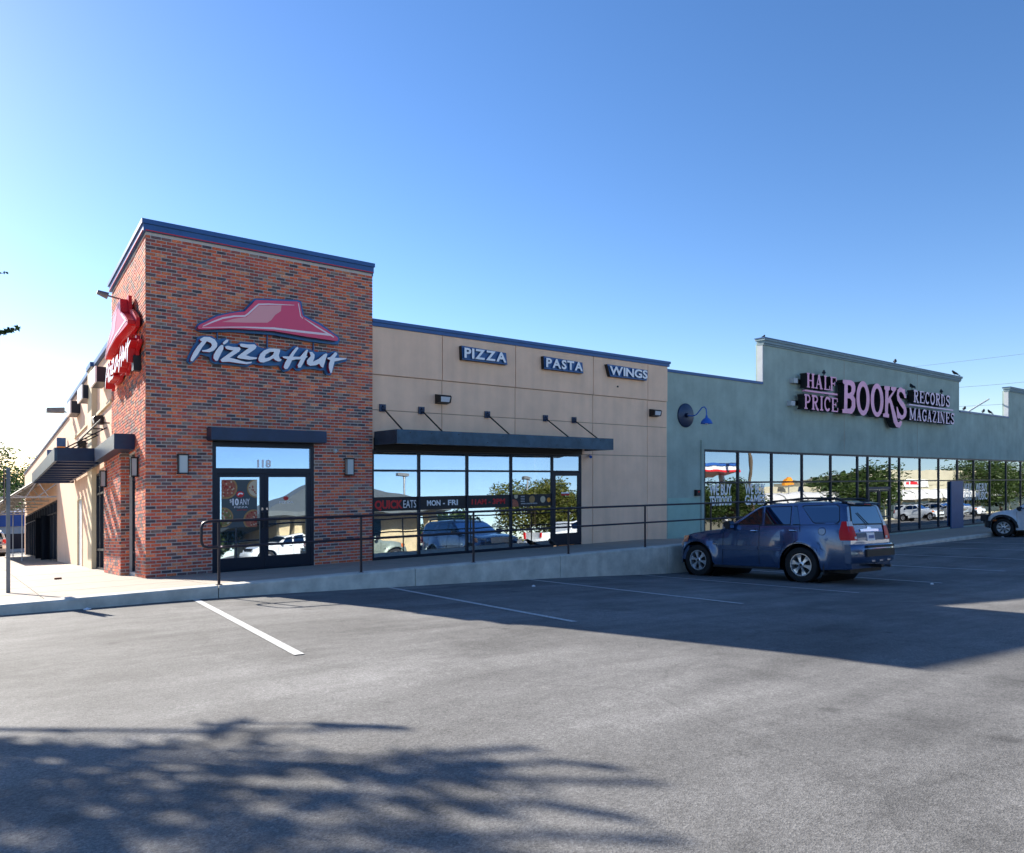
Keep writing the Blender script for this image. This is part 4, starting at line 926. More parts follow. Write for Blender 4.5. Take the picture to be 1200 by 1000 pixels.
def banner(x0, x1, label):
    t = thing('window_banner', label, 'banner', ((x0+x1)/2, PY, 1.25), group=bg_)
    part('vinyl', MB().box(x0, x1, PY-.004, PY-.0015, 1.24, 1.60), 'banner', t); return t
yb = PY-.006
t = banner(5.22, 6.53, 'charcoal banner QUICK EATS on the window beside the brick'); m = MB(); add_text(m, 'QUICK', 5.27, 1.31, yb, .20, .80, .012, .003); part('print', m, 'red', t); m = MB(); add_text(m, 'EATS', 6.09, 1.31, yb, .20, .38, 0, .003); part('print', m, 'letter_white', t)
t = banner(6.57, 8.06, 'charcoal banner MON - FRI on the second window from the brick'); m = MB()
for s_, a, b in (('MON', 6.80, 7.22), ('-', 7.30, 7.36), ('FRI', 7.46, 7.78)): add_text(m, s_, a, 1.35, yb, .14, b-a, .006, .003)
part('print', m, 'letter_white', t)
t = banner(8.10, 9.59, 'charcoal banner 11AM - 3PM in red letters on the third window'); m = MB()
for s_, a, b in (('11AM', 8.24, 8.74), ('-', 8.82, 8.88), ('3PM', 8.96, 9.40)): add_text(m, s_, a, 1.35, yb, .14, b-a, .006, .003)
part('print', m, 'red', t)
t = banner(9.63, 11.14, 'charcoal banner with printed food pictures on the fourth window')
def disc(x, z, r, y, n=20): return [(x+r*math.cos(2*math.pi*i/n), z+r*math.sin(2*math.pi*i/n)) for i in range(n)]
def clipz(lp, x0, x1, z0, z1): return [(min(max(a, x0), x1), min(max(c, z0), z1)) for a, c in lp]
def uniq(lp):
    out = []
    for p in lp:
        if not out or (abs(p[0]-out[-1][0])+abs(p[1]-out[-1][1])) > 1e-4: out.append(p)
    return out
for x, z, r_, mm in ((9.72, 1.29, .17, 'topping'), (9.80, 1.55, .07, 'cheese'), (10.40, 1.45, .11, 'crust'), (10.82, 1.44, .10, 'cheese'), (11.05, 1.42, .07, 'orange')):
    lp = uniq(clipz(disc(x, z, r_, 0), 9.64, 11.13, 1.25, 1.59)); part('print', MB().prism(lp, yb, yb+.003), mm, t)
m = MB()
for i, z in enumerate((1.52, 1.45, 1.38, 1.31)): add_text(m, 'PIZZA' if i < 3 else 'WINGS PASTA PIZZA', 9.98, z, yb, .035, .14 if i < 3 else .62, 0, .003)
part('print', m, 'letter_white', t)
# posters on the entrance doors
def pizza(t, x, z, r_, x0, x1, z0, z1, mm, seed):
    y = .036; rr = random.Random(seed)
    part('pizza_print', MB().prism(uniq(clipz(disc(x, z, r_, 0, 28), x0, x1, z0, z1)), y, y+.002), 'crust', t)
    part('pizza_print', MB().prism(uniq(clipz(disc(x, z, r_*.86, 0, 26), x0+.002, x1-.002, z0+.002, z1-.002)), y-.002, y-.0005), mm, t)
    mb = MB(); mb2 = MB()
    for k in range(34):
        a = rr.uniform(0, 6.28); q = r_*.76*math.sqrt(rr.random()); cx_, cz_ = x+q*math.cos(a), z+q*math.sin(a)
        if x0+.02 < cx_ < x1-.02 and z0+.02 < cz_ < z1-.02: (mb if k % 2 else mb2).prism(disc(cx_, cz_, rr.uniform(.013, .024), 0, 7), y-.004-.0001*k, y-.0022)
    if mb.v: part('topping_print', mb, 'dot_red' if mm != 'topping2' else 'topping', t)
    if mb2.v: part('topping_print', mb2, 'cheese', t)
t = thing('door_poster', 'dark poster of four pizzas reading $10 ANY in the left door', 'poster', (1.93, .05, 1.5))
px0, px1, pz0, pz1 = 1.53, 2.31, .98, 2.06
part('sheet', MB().box(px0, px1, .0385, .0425, pz0, pz1), 'poster_dark', t)
pizza(t, 1.62, 1.88, .25, px0, px1, pz0, pz1, 'topping', 1); pizza(t, 2.30, 1.86, .22, px0, px1, pz0, pz1, 'cheese', 2)
pizza(t, 1.56, 1.22, .22, px0, px1, pz0, pz1, 'topping2', 3); pizza(t, 2.24, 1.14, .24, px0, px1, pz0, pz1, 'topping', 4)
part('emblem', MB().prism([(1.93+.085*math.cos(i*.3142), 1.73+.07*math.sin(i*.3142)) for i in range(20)], .030, .0335), 'red', t); part('emblem_mark', MB().ribbon([(1.88, 1.71), (1.91, 1.75), (1.96, 1.75), (1.985, 1.73)], .03, .027, .0295), 'letter_white', t)
m = MB(); add_text(m, '$', 1.70, 1.55, .034, .07, .05, .0, .002); add_text(m, '10', 1.76, 1.49, .034, .14, .14, .008, .002); add_text(m, 'ANY', 1.92, 1.49, .034, .14, .22, .0, .002); add_text(m, 'PIZZA', 1.80, 1.42, .034, .04, .30, 0, .002); part('print', m, 'letter_white', t)
m = MB(); add_text(m, 'ANY SIZE', 1.86, 1.36, .034, .03, .22, 0, .002); part('print', m, 'red', t)
t = thing('door_decal', 'small red emblem and white line on the right door\'s glass', 'sticker', (3.0, .05, 1.6))
part('emblem', MB().prism([(2.98+.06*math.cos(i*.3142), 1.62+.045*math.sin(i*.3142)) for i in range(20)], .039, .042), 'red', t); m = MB(); add_text(m, 'PIZZA', 2.82, 1.50, .040, .05, .34, 0, .002); part('print', m, 'letter_white', t)
t = thing('open_sticker', 'red and white sticker on the glass side door under the awning', 'sticker', (11.7, .06, 1.6)); part('sticker', MB().box(11.55, 11.88, .038, .043, 1.60, 1.64), 'letter_white', t); part('sticker', MB().box(11.55, 11.88, .038, .043, 1.54, 1.60), 'red', t)
t = thing('window_posters', 'small coloured notices stuck inside the narrow side window', 'poster', (.08, 1.5, 1.3))
for z, mm in ((1.75, 'orange'), (1.45, 'sign_blue'), (1.1, 'cream'), (.85, 'topping')): part('notice', MB().box(.085, .09, 1.35, 1.75, z, z+.2), mm, t, grade=True)

# ------------------------------------------------------------------ handrail on the walkway edge
rl = thing('handrail', 'two-bar bronze handrail along the raised walkway edge', 'railing', (7, -4, .3))
RY = -3.97; zt, zm = 1.385, .945
def rz(x, z): return z if x < 15.2 else z+walk_h(x)
top = [(.50, RY, zm), (.24, RY, zm), (.16, RY, zm+.03), (.13, RY, zm+.10), (.13, RY, zt-.10), (.16, RY, zt-.03), (.24, RY, zt)]+[(x, RY, rz(x, zt)) for x in (5, 10, 15.2, 17, 19, 21, 23, 24)]
part('top_rail', MB().tube(top, .024, 8), 'rail', rl, smooth=50)
part('mid_rail', MB().tube([(x, RY, rz(x, zm)) for x in (.5, 5, 10, 15.2, 17, 19, 21, 23, 24)], .022, 8), 'rail', rl, smooth=50)
for x in (.41, 3.0, 5.58, 8.27, 10.9, 13.59, 16.2, 18.8, 21.4, 24):
    p = part('post', MB().tube([(x, RY, walk_z(x, RY)), (x, RY, rz(x, zt)-.02)], .024, 8), 'rail', rl, smooth=50)
    part('base_flange', MB().lathe([(0, .012), (.05, .012), (.055, .0)], 12, 'z', (x, RY, walk_z(x, RY)+.002)), 'rail', p)
# sign post on the left
zb = walk_z(-2.41, -1.23)
t = thing('sign_post', 'galvanised post with a small sign seen edge on at the left kerb', 'sign post', (-2.41, -1.23, zb))
part('post', MB().box(-2.43, -2.37, -1.25, -1.21, zb, zb+2.2), 'galv', t)
part('sign_plate', MB().quad((-2.47, -1.43, zb+1.55), (-2.44, -1.0, zb+1.55), (-2.44, -1.0, zb+2.17), (-2.47, -1.43, zb+2.17)).quad((-2.476, -1.43, zb+1.55), (-2.446, -1.0, zb+1.55), (-2.446, -1.0, zb+2.17), (-2.476, -1.43, zb+2.17)), 'galv', t)
# litter on the pavement
o = MB().box(-1.42, -1.28, 2.5, 2.58, -.2, -.155).build('cardboard_scrap', 'brown'); tag(o, 'small brown scrap lying on the sunlit side pavement', 'litter')
def scrap(x, y, s, mm, lb, zf=lot_z):
    mb = MB(); z = zf(x, y); pts = [(x+s*math.cos(a)*random.uniform(.6, 1), y+s*math.sin(a)*random.uniform(.5, 1), z+.012+random.uniform(0, .015)) for a in (0, 1.1, 2.2, 3.2, 4.3, 5.3)]
    mb.v = pts+[(x, y, z+.035)]+[(p[0], p[1], z+.003) for p in pts]
    for i in range(6): j = (i+1) % 6; mb.f += [(i, j, 6), (i+7, j+7, j, i)]; mb.m += [0, 0]
    tag(mb.build('paper_scrap', mm), lb, 'litter')
scrap(-1.55, -4.28, .06, 'white', 'crumpled white paper in the gutter at the left kerb')
scrap(5.9, -5.6, .05, 'white', 'white paper scrap in the shade beside the second parking line')
scrap(33.1, -4.6, .07, 'white', 'white scrap by the pickup\'s front tyre')
scrap(13.2, -9.9, .05, 'white', 'pale scrap on the tarmac behind the blue car')
# ------------------------------------------------------------------ vehicles
def wheel(parent, x, y, r, side, hub=.62, spokes=6, wd=.25):
    """side +1: outer face towards +y"""
    s = side
    ty = MB().lathe([(r*.62, y-.11*s), (r*.78, y-.125*s), (r*.95, y-.12*s), (r, y-.085*s), (r, y+.085*s), (r*.955, y+.118*s), (r*.80, y+.13*s), (r*.66, y+.118*s), (r*.635, y+.09*s)], 36, 'y', (x, 0, r))
    w_ = part('wheel', ty, 'rubber', parent, rel=False, smooth=45); fix_normals(w_)
    rm = MB().lathe([(r*.645, y+.09*s), (r*.64, y+.112*s), (r*.60, y+.112*s), (r*.565, y+.085*s), (r*.55, y-.06*s)], 36, 'y', (x, 0, r))
    n = spokes
    for k in range(n):
        a = 2*math.pi*k/n+.26
        def P(rad, off, d): return (x+rad*math.cos(a)-off*math.sin(a), y+d*s, r+rad*math.sin(a)+off*math.cos(a))
        pr = [(r*.14, r*.055, .095), (r*.32, r*.07, .088), (r*.47, r*.115, .084), (r*.585, r*.15, .09)]
        o = len(rm.v)
        for rad, hw, d in pr: rm.v += [P(rad, hw, d), P(rad, -hw, d), P(rad, hw, d-.05), P(rad, -hw, d-.05)]
        for i in range(3):
            q = o+4*i; rm.f += [(q, q+1, q+5, q+4), (q, q+4, q+6, q+2), (q+1, q+3, q+7, q+5)]; rm.m += [0, 0, 0]
    rm.lathe([(0, y+.105*s), (r*.12, y+.105*s), (r*.17, y+.095*s), (r*.17, y+.02*s)], 16, 'y', (x, 0, r))
    o = part('rim', rm, 'alloy', w_, rel=False, smooth=35); fix_normals(o)
    part('brake_disc', MB().lathe([(0, y-.0*s), (r*.52, y-.0*s), (r*.53, y-.03*s)], 24, 'y', (x, 0, r)), 'car_black_plastic', w_, rel=False)
    m_ = MB().lathe([(0, y+.109*s), (r*.08, y+.109*s), (r*.085, y+.104*s)], 12, 'y', (x, 0, r)); part('hub_cap', m_, 'black', w_, rel=False)
    return w_
def car(name, label, cat, loc, heading, S, paint, trim=None, group=None):
    """S: dict of shape values; local x forward, rear axle at x = 0, z = 0 on the ground"""
    t = thing(name, label, cat, loc, 0, group)
    hx, hy = math.cos(heading), math.sin(heading)
    def gz(x, y): return S['zf'](x, y)
    e = .8; dzx = (gz(loc[0]+hx*e, loc[1]+hy*e)-gz(loc[0]-hx*e, loc[1]-hy*e))/(2*e); dzy = (gz(loc[0]-hy*e, loc[1]+hx*e)-gz(loc[0]+hy*e, loc[1]-hx*e))/(2*e)
    fx = Vector((hx, hy, dzx)).normalized(); ly = Vector((-hy, hx, dzy)); ly = (ly-fx*ly.dot(fx)).normalized(); up = fx.cross(ly)
    t.rotation_euler = Matrix((fx, ly, up)).transposed().to_euler()
    W = S['w']; wb = S['wb']; r = S['r']; ar = r+.085; belt = S['belt']; xr, xf = S['xr'], S['xf']
    Tk = S['top']; sill = S.get('sill', .30); tum = S.get('tum', .30)
    def T(x): return lin(x, Tk)
    def wx(x):
        k = 1.0
        if x > wb+.15: q = (x-wb-.15)/(xf-wb-.15); k -= .20*q**2.6
        if x < -.55: q = (-.55-x)/(-.55-xr); k -= .05*q**3
        return W*k
    def bot(x):
        b = sill+(.10*max(0, (x-wb-.5)) if x > wb else .06*max(0, -x-.45))
        for c in (0, wb):
            d = abs(x-c)
            if d < ar: b = max(b, r+math.sqrt(ar*ar-d*d))
        return b
    def flare(x, z):
        f_ = 0
        for c in (0, wb):
            d = math.hypot(x-c, z-r)
            if d < ar+.16: f_ = max(f_, .045*(1-max(0, d-ar-.05)/.11)) if d > ar-.02 else max(f_, .045)
        return f_
    def shift(x, z):   # rear face leans forward, nose leans back
        if x < -.75: q = min(1, (-.75-x)/(-.75-xr)); x += q*max(0, z-1.0)*S.get('lean', .21)
        if x > wb+.3: q = min(1, (x-wb-.3)/(xf-wb-.3)); x -= q*max(0, z-.72)*.28
        return x
    def beltz(x): return min(belt, T(x)-.03)
    def roofz(x): return max(T(x)-.075, beltz(x)+.012)
    def sy(x, z):
        w_ = wx(x); b0 = beltz(x); low = w_-.045; zt = roofz(x)
        if z >= b0: return low-tum*(z-b0)
        L_ = [(0, -.05), (.34, -.01), (.55, .0), (.80, .0), (1.0, -.008), (max(1.02, b0-.07), -.02), (max(1.05, b0), -.045)]
        y = w_+lin(z, L_); return max(y+0, y+flare(x, z))
    X = sorted(set([round(v, 3) for v in steps(xr, xf, .07)]+[round(c+ar*math.cos(a), 3) for c in (0, wb) for a in [math.pi*i/10 for i in range(11)]]+[round(k[0], 3) for k in Tk if xr < k[0] < xf]))
    mb = MB(); N = 0; secs = []
    for x in X:
        b = bot(x); bz = beltz(x); rzt = roofz(x); tz = T(x)
        zs = [b, b+.03, .42, .55, .70, .82, .93, max(.95, bz-.12) if bz > 1.1 else bz-.05, bz-.03, bz]
        zs = [max(z, b+.006*i) for i, z in enumerate(zs)]; zs = [min(z, bz-.001*(len(zs)-1-i)) for i, z in enumerate(zs)]
        half = [(sy(x, z), z) for z in zs]
        half += [(sy(x, bz+(rzt-bz)*k), bz+(rzt-bz)*k) for k in (.33, .66, 1)]
        yt = half[-1][0]; dz = tz-rzt
        half += [(yt-.03, rzt+dz*.5), (yt-.09, rzt+dz*.80), (yt-.24, rzt+dz*.97), (yt*.4, tz+.008), (0, tz+.012)]
        N = len(half)
        for y, z in half: mb.v.append((shift(x, z), y, z))
        for y, z in reversed(half[:-1]): mb.v.append((shift(x, z), -y, z))
    K = 2*N-1
    for i in range(len(X)-1):
        for j in range(K-1): mb.f.append((i*K+j, (i+1)*K+j, (i+1)*K+j+1, i*K+j+1)); mb.m.append(0)
    for i in (0, len(X)-1):
        for j in range(N-1):
            a = i*K+j; b_ = i*K+K-1-j
            if b_-1 > a+1: mb.f.append((a, a+1, b_-1, b_) if i else (b_, b_-1, a+1, a))
            elif b_-1 == a+1: mb.f.append((a, a+1, b_) if i else (b_, a+1, a))
            mb.m.append(0)
    body = part('body', mb, paint, t, rel=False, smooth=32); fix_normals(body)
    # dark underside and wheel housings
    u = MB(); u.box(xr+.12, xf-.15, -W+.22, W-.22, .24, .62)
    for c in (0, wb): u.lathe([(ar+.02, -W+.10), (ar+.02, W-.10)], 24, 'y', (c, 0, r))
    part('underbody', u, 'black', t, rel=False)
    wy = W-.13
    for c in (0, wb):
        for s_ in (1, -1): wheel(t, c, wy*s_, r, s_, spokes=S.get('spokes', 6))
    def onside(poly, off, mname, nm, thick=.01, par=t, both=True, bulge=0):
        for s_ in ((1, -1) if both else (1,)):
            tr = tessellate_polygon([[Vector((a, c, 0)) for a, c in poly]]); m_ = MB(); n = len(poly)
            m_.v = [(shift(a, c), s_*(sy(a, c)+off), c) for a, c in poly]+[(shift(a, c), s_*(sy(a, c)+off-thick), c) for a, c in poly]
            m_.f = [tuple(q) for q in tr]+[(i, (i+1) % n, (i+1) % n+n, i+n) for i in range(n)]; m_.m = [0]*len(m_.f)
            o = part(nm, m_, mname, par, rel=False); fix_normals(o)
    def sub(poly, n=5):
        out = []
        for (a, b), (c, d) in zip(poly, poly[1:]+poly[:1]):
            for i in range(n): out.append((a+(c-a)*i/n, b+(d-b)*i/n))
        return out
    for poly in S['windows']:
        cx_ = sum(p[0] for p in poly)/len(poly); cz_ = sum(p[1] for p in poly)/len(poly)
        onside([(cx_+(a-cx_)*1.045, cz_+(c-cz_)*1.10) for a, c in poly], .004, 'black', 'window_seal')
        onside(poly, .008, 'auto_glass', 'window')
    for x0, z0, x1, z1 in S.get('seams', []):
        d = .006; L_ = steps(0, 1, .12)
        pts = [(x0+(x1-x0)*k, z0+(z1-z0)*k) for k in L_]
        hor = abs(x1-x0) > abs(z1-z0)
        poly = [(a-(0 if hor else d), c-(d if hor else 0)) for a, c in pts]+[(a+(0 if hor else d), c+(d if hor else 0)) for a, c in reversed(pts)]
        onside(poly, .0035, 'black', 'panel_gap', .006)
    for x0, z0, x1, z1 in S.get('mould', []):
        L_ = steps(x0, x1, .1); poly = [(a, z0) for a in L_]+[(a, z1) for a in reversed(L_)]
        onside(poly, .022, trim or paint, 'side_moulding', .03)
    for hxp, hz in S.get('handles', []):
        for s_ in (1, -1):
            y = s_*sy(hxp, hz); part('door_handle', MB().tube([(hxp-.09, y, hz), (hxp-.06, y+s_*.035, hz+.005), (hxp+.06, y+s_*.035, hz+.005), (hxp+.09, y, hz)], .016, 8), S.get('hmat', 'chrome'), t, rel=False)
            part('handle_cup', MB().lathe([(0, y+s_*.003), (.04, y+s_*.003), (.045, y-.01*s_)], 14, 'y', (hxp-.03, 0, hz)), 'black', t, rel=False)
    # windscreen: a strip of the body shell lifted 6 mm
    xa, xb = S['screen']
    m_ = MB(); L_ = steps(xa, xb, .06); Q = 9
    for x in L_:
        yt = (sy(x, roofz(x))-.07)
        for k in range(Q): y = yt*(1-2*k/(Q-1)); m_.v.append((x+.004, y, T(x)+.018-.010*abs(1-2*k/(Q-1))**3*3))
    for i in range(len(L_)-1):
        for k in range(Q-1): m_.f.append((i*Q+k, (i+1)*Q+k, (i+1)*Q+k+1, i*Q+k+1)); m_.m.append(0)
    part('windscreen', m_, 'auto_glass', t, rel=False, smooth=40)
    # mirrors
    for s_ in (1, -1):
        x = S['mirror'][0]; z = S['mirror'][1]; y = sy(x, z)
        m_ = MB().prism([(x-.05, z-.085), (x+.02, z-.095), (x+.10, z-.02), (x+.08, z+.075), (x-.04, z+.10), (x-.07, z+.02)], s_*(y+.06), s_*(y+.25)); o = part('mirror', m_, S.get('mirmat', 'black'), t, rel=False); fix_normals(o)
        part('mirror_arm', MB().tube([(x+.02, s_*(y-.03), z-.03), (x+.02, s_*(y+.08), z-.01)], .03, 8), 'black', o, rel=False)
        part('mirror_glass', MB().quad((x-.072, s_*(y+.075), z-.07), (x-.072, s_*(y+.235), z-.07), (x-.072, s_*(y+.235), z+.08), (x-.072, s_*(y+.075), z+.08)), 'chrome', o, rel=False)
    # bumpers
    def bumper(x0, x1, z0, z1, mname, front, ww=None):
        ww = ww or W; m_ = MB(); n = 16; prof = []
        for i in range(n+1):
            a = -1+2*i/n; y = ww*a; q = abs(a)**4
            xo = x1-(x1-x0)*.55*q if front else x1+(x0-x1)*.55*q
            prof.append((xo, y))
        inner = x0
        for xo, y in prof: 
            for z, k in ((z0, .03), (z0+.05, .0), (z1-.05, .0), (z1, .035)): m_.v.append((xo-(k if front else -k), y, z))
            m_.v += [(inner, y, z1), (inner, y, z0)]
        for i in range(n):
            for k in range(6): a = i*6+k; b_ = i*6+(k+1) % 6; m_.f.append((a, b_, b_+6, a+6)); m_.m.append(0)
        m_.f += [tuple(range(6)), tuple(n*6+k for k in range(6))]; m_.m += [0, 0]
        o = part('bumper', m_, mname, t, rel=False, smooth=35); fix_normals(o); return o
    S['extra'](t, sy, T, wx, shift, bumper, onside)
    return t
def suv_extra(paint, trim, plate=True):
    def ex(t, sy, T, wx, shift, bumper, onside):
        rb = bumper(-1.02, -1.33, .46, .86, paint, False, .955)
        part('bumper_step', MB().box(-1.345, -1.2, -.60, .60, .79, .835), 'car_black_plastic', rb, rel=False)
        part('bumper_strip', MB().box(-1.338, -1.25, -.62, .62, .60, .75), 'black', rb, rel=False)
        for y in (-.35, 0, .35): part('bumper_slot', MB().box(-1.334, -1.30, y-.07, y+.07, .49, .52), 'chrome', rb, rel=False)
        part('tow_bar', MB().box(-1.36, -1.1, -.06, .06, .36, .42), 'black', t, rel=False)
        part('exhaust', MB().tube([(-1.0, -.72, .36), (-1.20, -.72, .35)], .03, 10), 'galv', t, rel=False)
        fb = bumper(3.02, 3.50, .40, .76, paint, True, .90)
        part('lower_grille', MB().box(3.35, 3.505, -.45, .45, .44, .58), 'black', fb, rel=False)
        part('grille', MB().prism([(-.42, .80), (.42, .80), (.48, 1.0), (-.48, 1.0)], 3.10, 3.405, axis='x'), 'chrome', t, rel=False)
        xr_ = lambda z: shift(-1.12, z)
        W_ = .80
        def rear(poly, off, m, nm, th=.012):   # poly in (y, z) on the tailgate
            tr = tessellate_polygon([[Vector((a, c, 0)) for a, c in poly]]); n = len(poly); m_ = MB()
            m_.v = [(xr_(c)-off, a, c) for a, c in poly]+[(xr_(c)-off+th, a, c) for a, c in poly]
            m_.f = [tuple(q) for q in tr]+[(i, (i+1) % n, (i+1) % n+n, i+n) for i in range(n)]; m_.m = [0]*len(m_.f)
            o = part(nm, m_, m, t, rel=False); fix_normals(o); return o
        rear([(-.70, 1.26), (.70, 1.26), (.71, 1.30), (.60, 1.66), (.50, 1.69), (-.50, 1.69), (-.60, 1.66), (-.71, 1.30)], .006, 'black', 'window_seal')
        g = rear([(-.67, 1.29), (.67, 1.29), (.57, 1.655), (.48, 1.67), (-.48, 1.67), (-.57, 1.655)], .012, 'auto_glass', 'rear_window')
        part('wiper', MB().tube([(xr_(1.26)-.03, .0, 1.26), (xr_(1.28)-.035, .04, 1.28), (xr_(1.52)-.03, .38, 1.52)], .01, 6), 'black', t, rel=False)
        rear([(-.62, 1.10), (.62, 1.10), (.62, 1.23), (-.62, 1.23)], .002, paint, 'tailgate_panel')
        rear([(-.40, 1.12), (.40, 1.12), (.42, 1.17), (.1, 1.18), (.07, 1.22), (-.07, 1.22), (-.1, 1.18), (-.42, 1.17)], .016, 'chrome', 'badge_strip')
        rear([(-.60, .93), (.60, .93), (.60, 1.08), (-.60, 1.08)], .012, trim, 'tailgate_trim')
        pl = rear([(-.17, .92), (.17, .92), (.17, 1.09), (-.17, 1.09)], .022, 'letter_white', 'number_plate')
        m_ = MB()
        for k, a in enumerate((-.12, -.06, 0, .06)): m_.box(xr_(1.0)-.026, xr_(1.0)-.0235, a, a+.035, .97, 1.04)
        part('plate_print', m_, 'sign_blue', pl, rel=False)
        for s_ in (1, -1):   # tail lamps wrap round the corner
            m_ = MB(); rows = [(.94, .10, .62), (1.0, .12, .63), (1.12, .10, .66), (1.24, .05, .68), (1.34, .02, .69)]
            for z, k, yi in rows:
                xa = xr_(z); y1 = sy(-1.10, z); 
                m_.v += [(xa-.018, s_*yi, z), (xa-.022, s_*(y1-.03), z), (xa+.02, s_*(y1+.012), z), (xa+.10+k, s_*(sy(-1.0+k, z)+.010), z)]
            for i in range(4):
                for j in range(3): a = i*4+j; m_.f.append((a, a+1, a+5, a+4)); m_.m.append(1 if i == 3 and j < 2 else 0)
            o = part('tail_lamp', m_, ['lens_red', 'lens_white'], t, rel=False, smooth=50)
            part('lamp_cell', MB().box(xr_(.98)-.026, xr_(.98)-.0215, min(s_*.65, s_*.74), max(s_*.65, s_*.74), .965, 1.02), 'lens_white', o, rel=False)
            z = .86; m_ = MB(); xs_ = [3.24, 3.10, 2.98]
            m_.v = [(3.30, s_*.58, .84), (3.30, s_*.58, .98), (3.20, s_*(sy(3.15, .9)+.008), .84), (3.16, s_*(sy(3.12, .95)+.008), 1.0), (3.02, s_*(sy(3.02, .86)+.01), .86), (2.98, s_*(sy(2.98, .95)+.01), 1.02)]
            m_.f = [(0, 1, 3, 2), (2, 3, 5, 4)]; m_.m = [0, 1]; part('headlamp', m_, ['lens_white', 'lens_amber'], t, rel=False)
            # roof rail, running board, fuel door, mud flap
            zt = lambda x: T(x)-.015
            pts = [(1.10, s_*.60, zt(1.1)+.0), (.95, s_*.62, zt(.95)+.075), (0, s_*.63, zt(0)+.09), (-.72, s_*.62, zt(-.72)+.085), (-.90, s_*.59, zt(-.9)+.01)]
            part('roof_rail', MB().tube(pts, .024, 8), 'galv' if paint != 'suv_blue' else 'car_black_plastic', t, rel=False, smooth=60)
            part('running_board', MB().box(.50, 2.28, min(s_*.74, s_*.94), max(s_*.74, s_*.94), .255, .305), 'car_black_plastic', t, rel=False)
            part('mud_flap', MB().box(-.56, -.53, min(s_*.78, s_*.95), max(s_*.78, s_*.95), .20, .46), 'black', t, rel=False)
        for x in (-.55, .6): part('roof_bar', MB().box(x-.025, x+.025, -.60, .60, T(x)+.055, T(x)+.08), 'car_black_plastic', t, rel=False)
        fd = [(-.52+.09*math.cos(a)*(1 if abs(math.cos(a)) < .8 else .95), 1.13+.085*math.sin(a)) for a in [i*.3927 for i in range(16)]]
        onside(fd, .004, 'black', 'fuel_door_gap', .006, both=False); onside([(-.52+(a+.52)*.9, 1.13+(c-1.13)*.9) for a, c in fd], .007, paint, 'fuel_door', .006, both=False)
        part('spoiler', MB().prism([(-1.08, 1.70), (-.80, 1.755), (-.80, 1.79), (-1.10, 1.735)], -.56, .56), paint, t, rel=False)
        part('brake_light', MB().box(-1.085, -1.06, -.14, .14, 1.70, 1.722), 'lens_red', t, rel=False)
        part('badge', MB().box(2.16, 2.28, .93, .94, .80, .825), 'chrome', t, rel=False)
    return ex
SUV_TOP = [(-1.2, 1.68), (-1.0, 1.73), (-.8, 1.765), (0, 1.785), (.8, 1.76), (1.05, 1.72), (1.2, 1.66), (1.62, 1.42), (1.95, 1.22), (2.08, 1.175), (2.5, 1.14), (2.9, 1.08), (3.15, 1.01), (3.3, .93), (3.4, .88)]
def SUV(zf, paint, trim): return dict(w=.925, wb=2.76, r=.390, belt=1.26, xr=-1.12, xf=3.40, top=SUV_TOP, tum=.31, zf=zf, screen=(1.28, 1.90), mirror=(1.72, 1.27),
    windows=[[(.96, 1.285), (1.62, 1.285), (1.46, 1.40), (1.30, 1.505), (1.10, 1.625), (.99, 1.665)], [(.24, 1.285), (.87, 1.285), (.90, 1.67), (.26, 1.675)], [(-.0, 1.285), (.17, 1.285), (.19, 1.675), (.12, 1.68)], [(-.86, 1.315), (-.36, 1.315), (-.30, 1.34), (-.02, 1.66), (-.06, 1.685), (-.82, 1.685), (-.90, 1.64), (-.91, 1.36)]],
    seams=[(1.02, .36, 1.0, 1.27), (2.02, .36, 1.98, 1.10), (.36, .60, -.02, 1.02), (-.02, 1.02, .0, 1.28), (1.02, 1.255, -.9, 1.275), (.93, 1.28, .96, 1.68)],
    mould=[(1.05, .69, 2.0, .775), (.42, .69, 1.0, .775)], handles=[(1.14, 1.13), (.16, 1.14)], extra=suv_extra(paint, trim))
sx_, sy_ = 12.56, -7.84
S = SUV(lot_z, 'suv_blue', 'suv_trim')
car('sport_utility_car', 'slate blue sport utility car parked nose to the raised walkway in the shade', 'car', (sx_, sy_, lot_z(sx_, sy_)+.004), R(91), S, 'suv_blue', 'suv_trim')
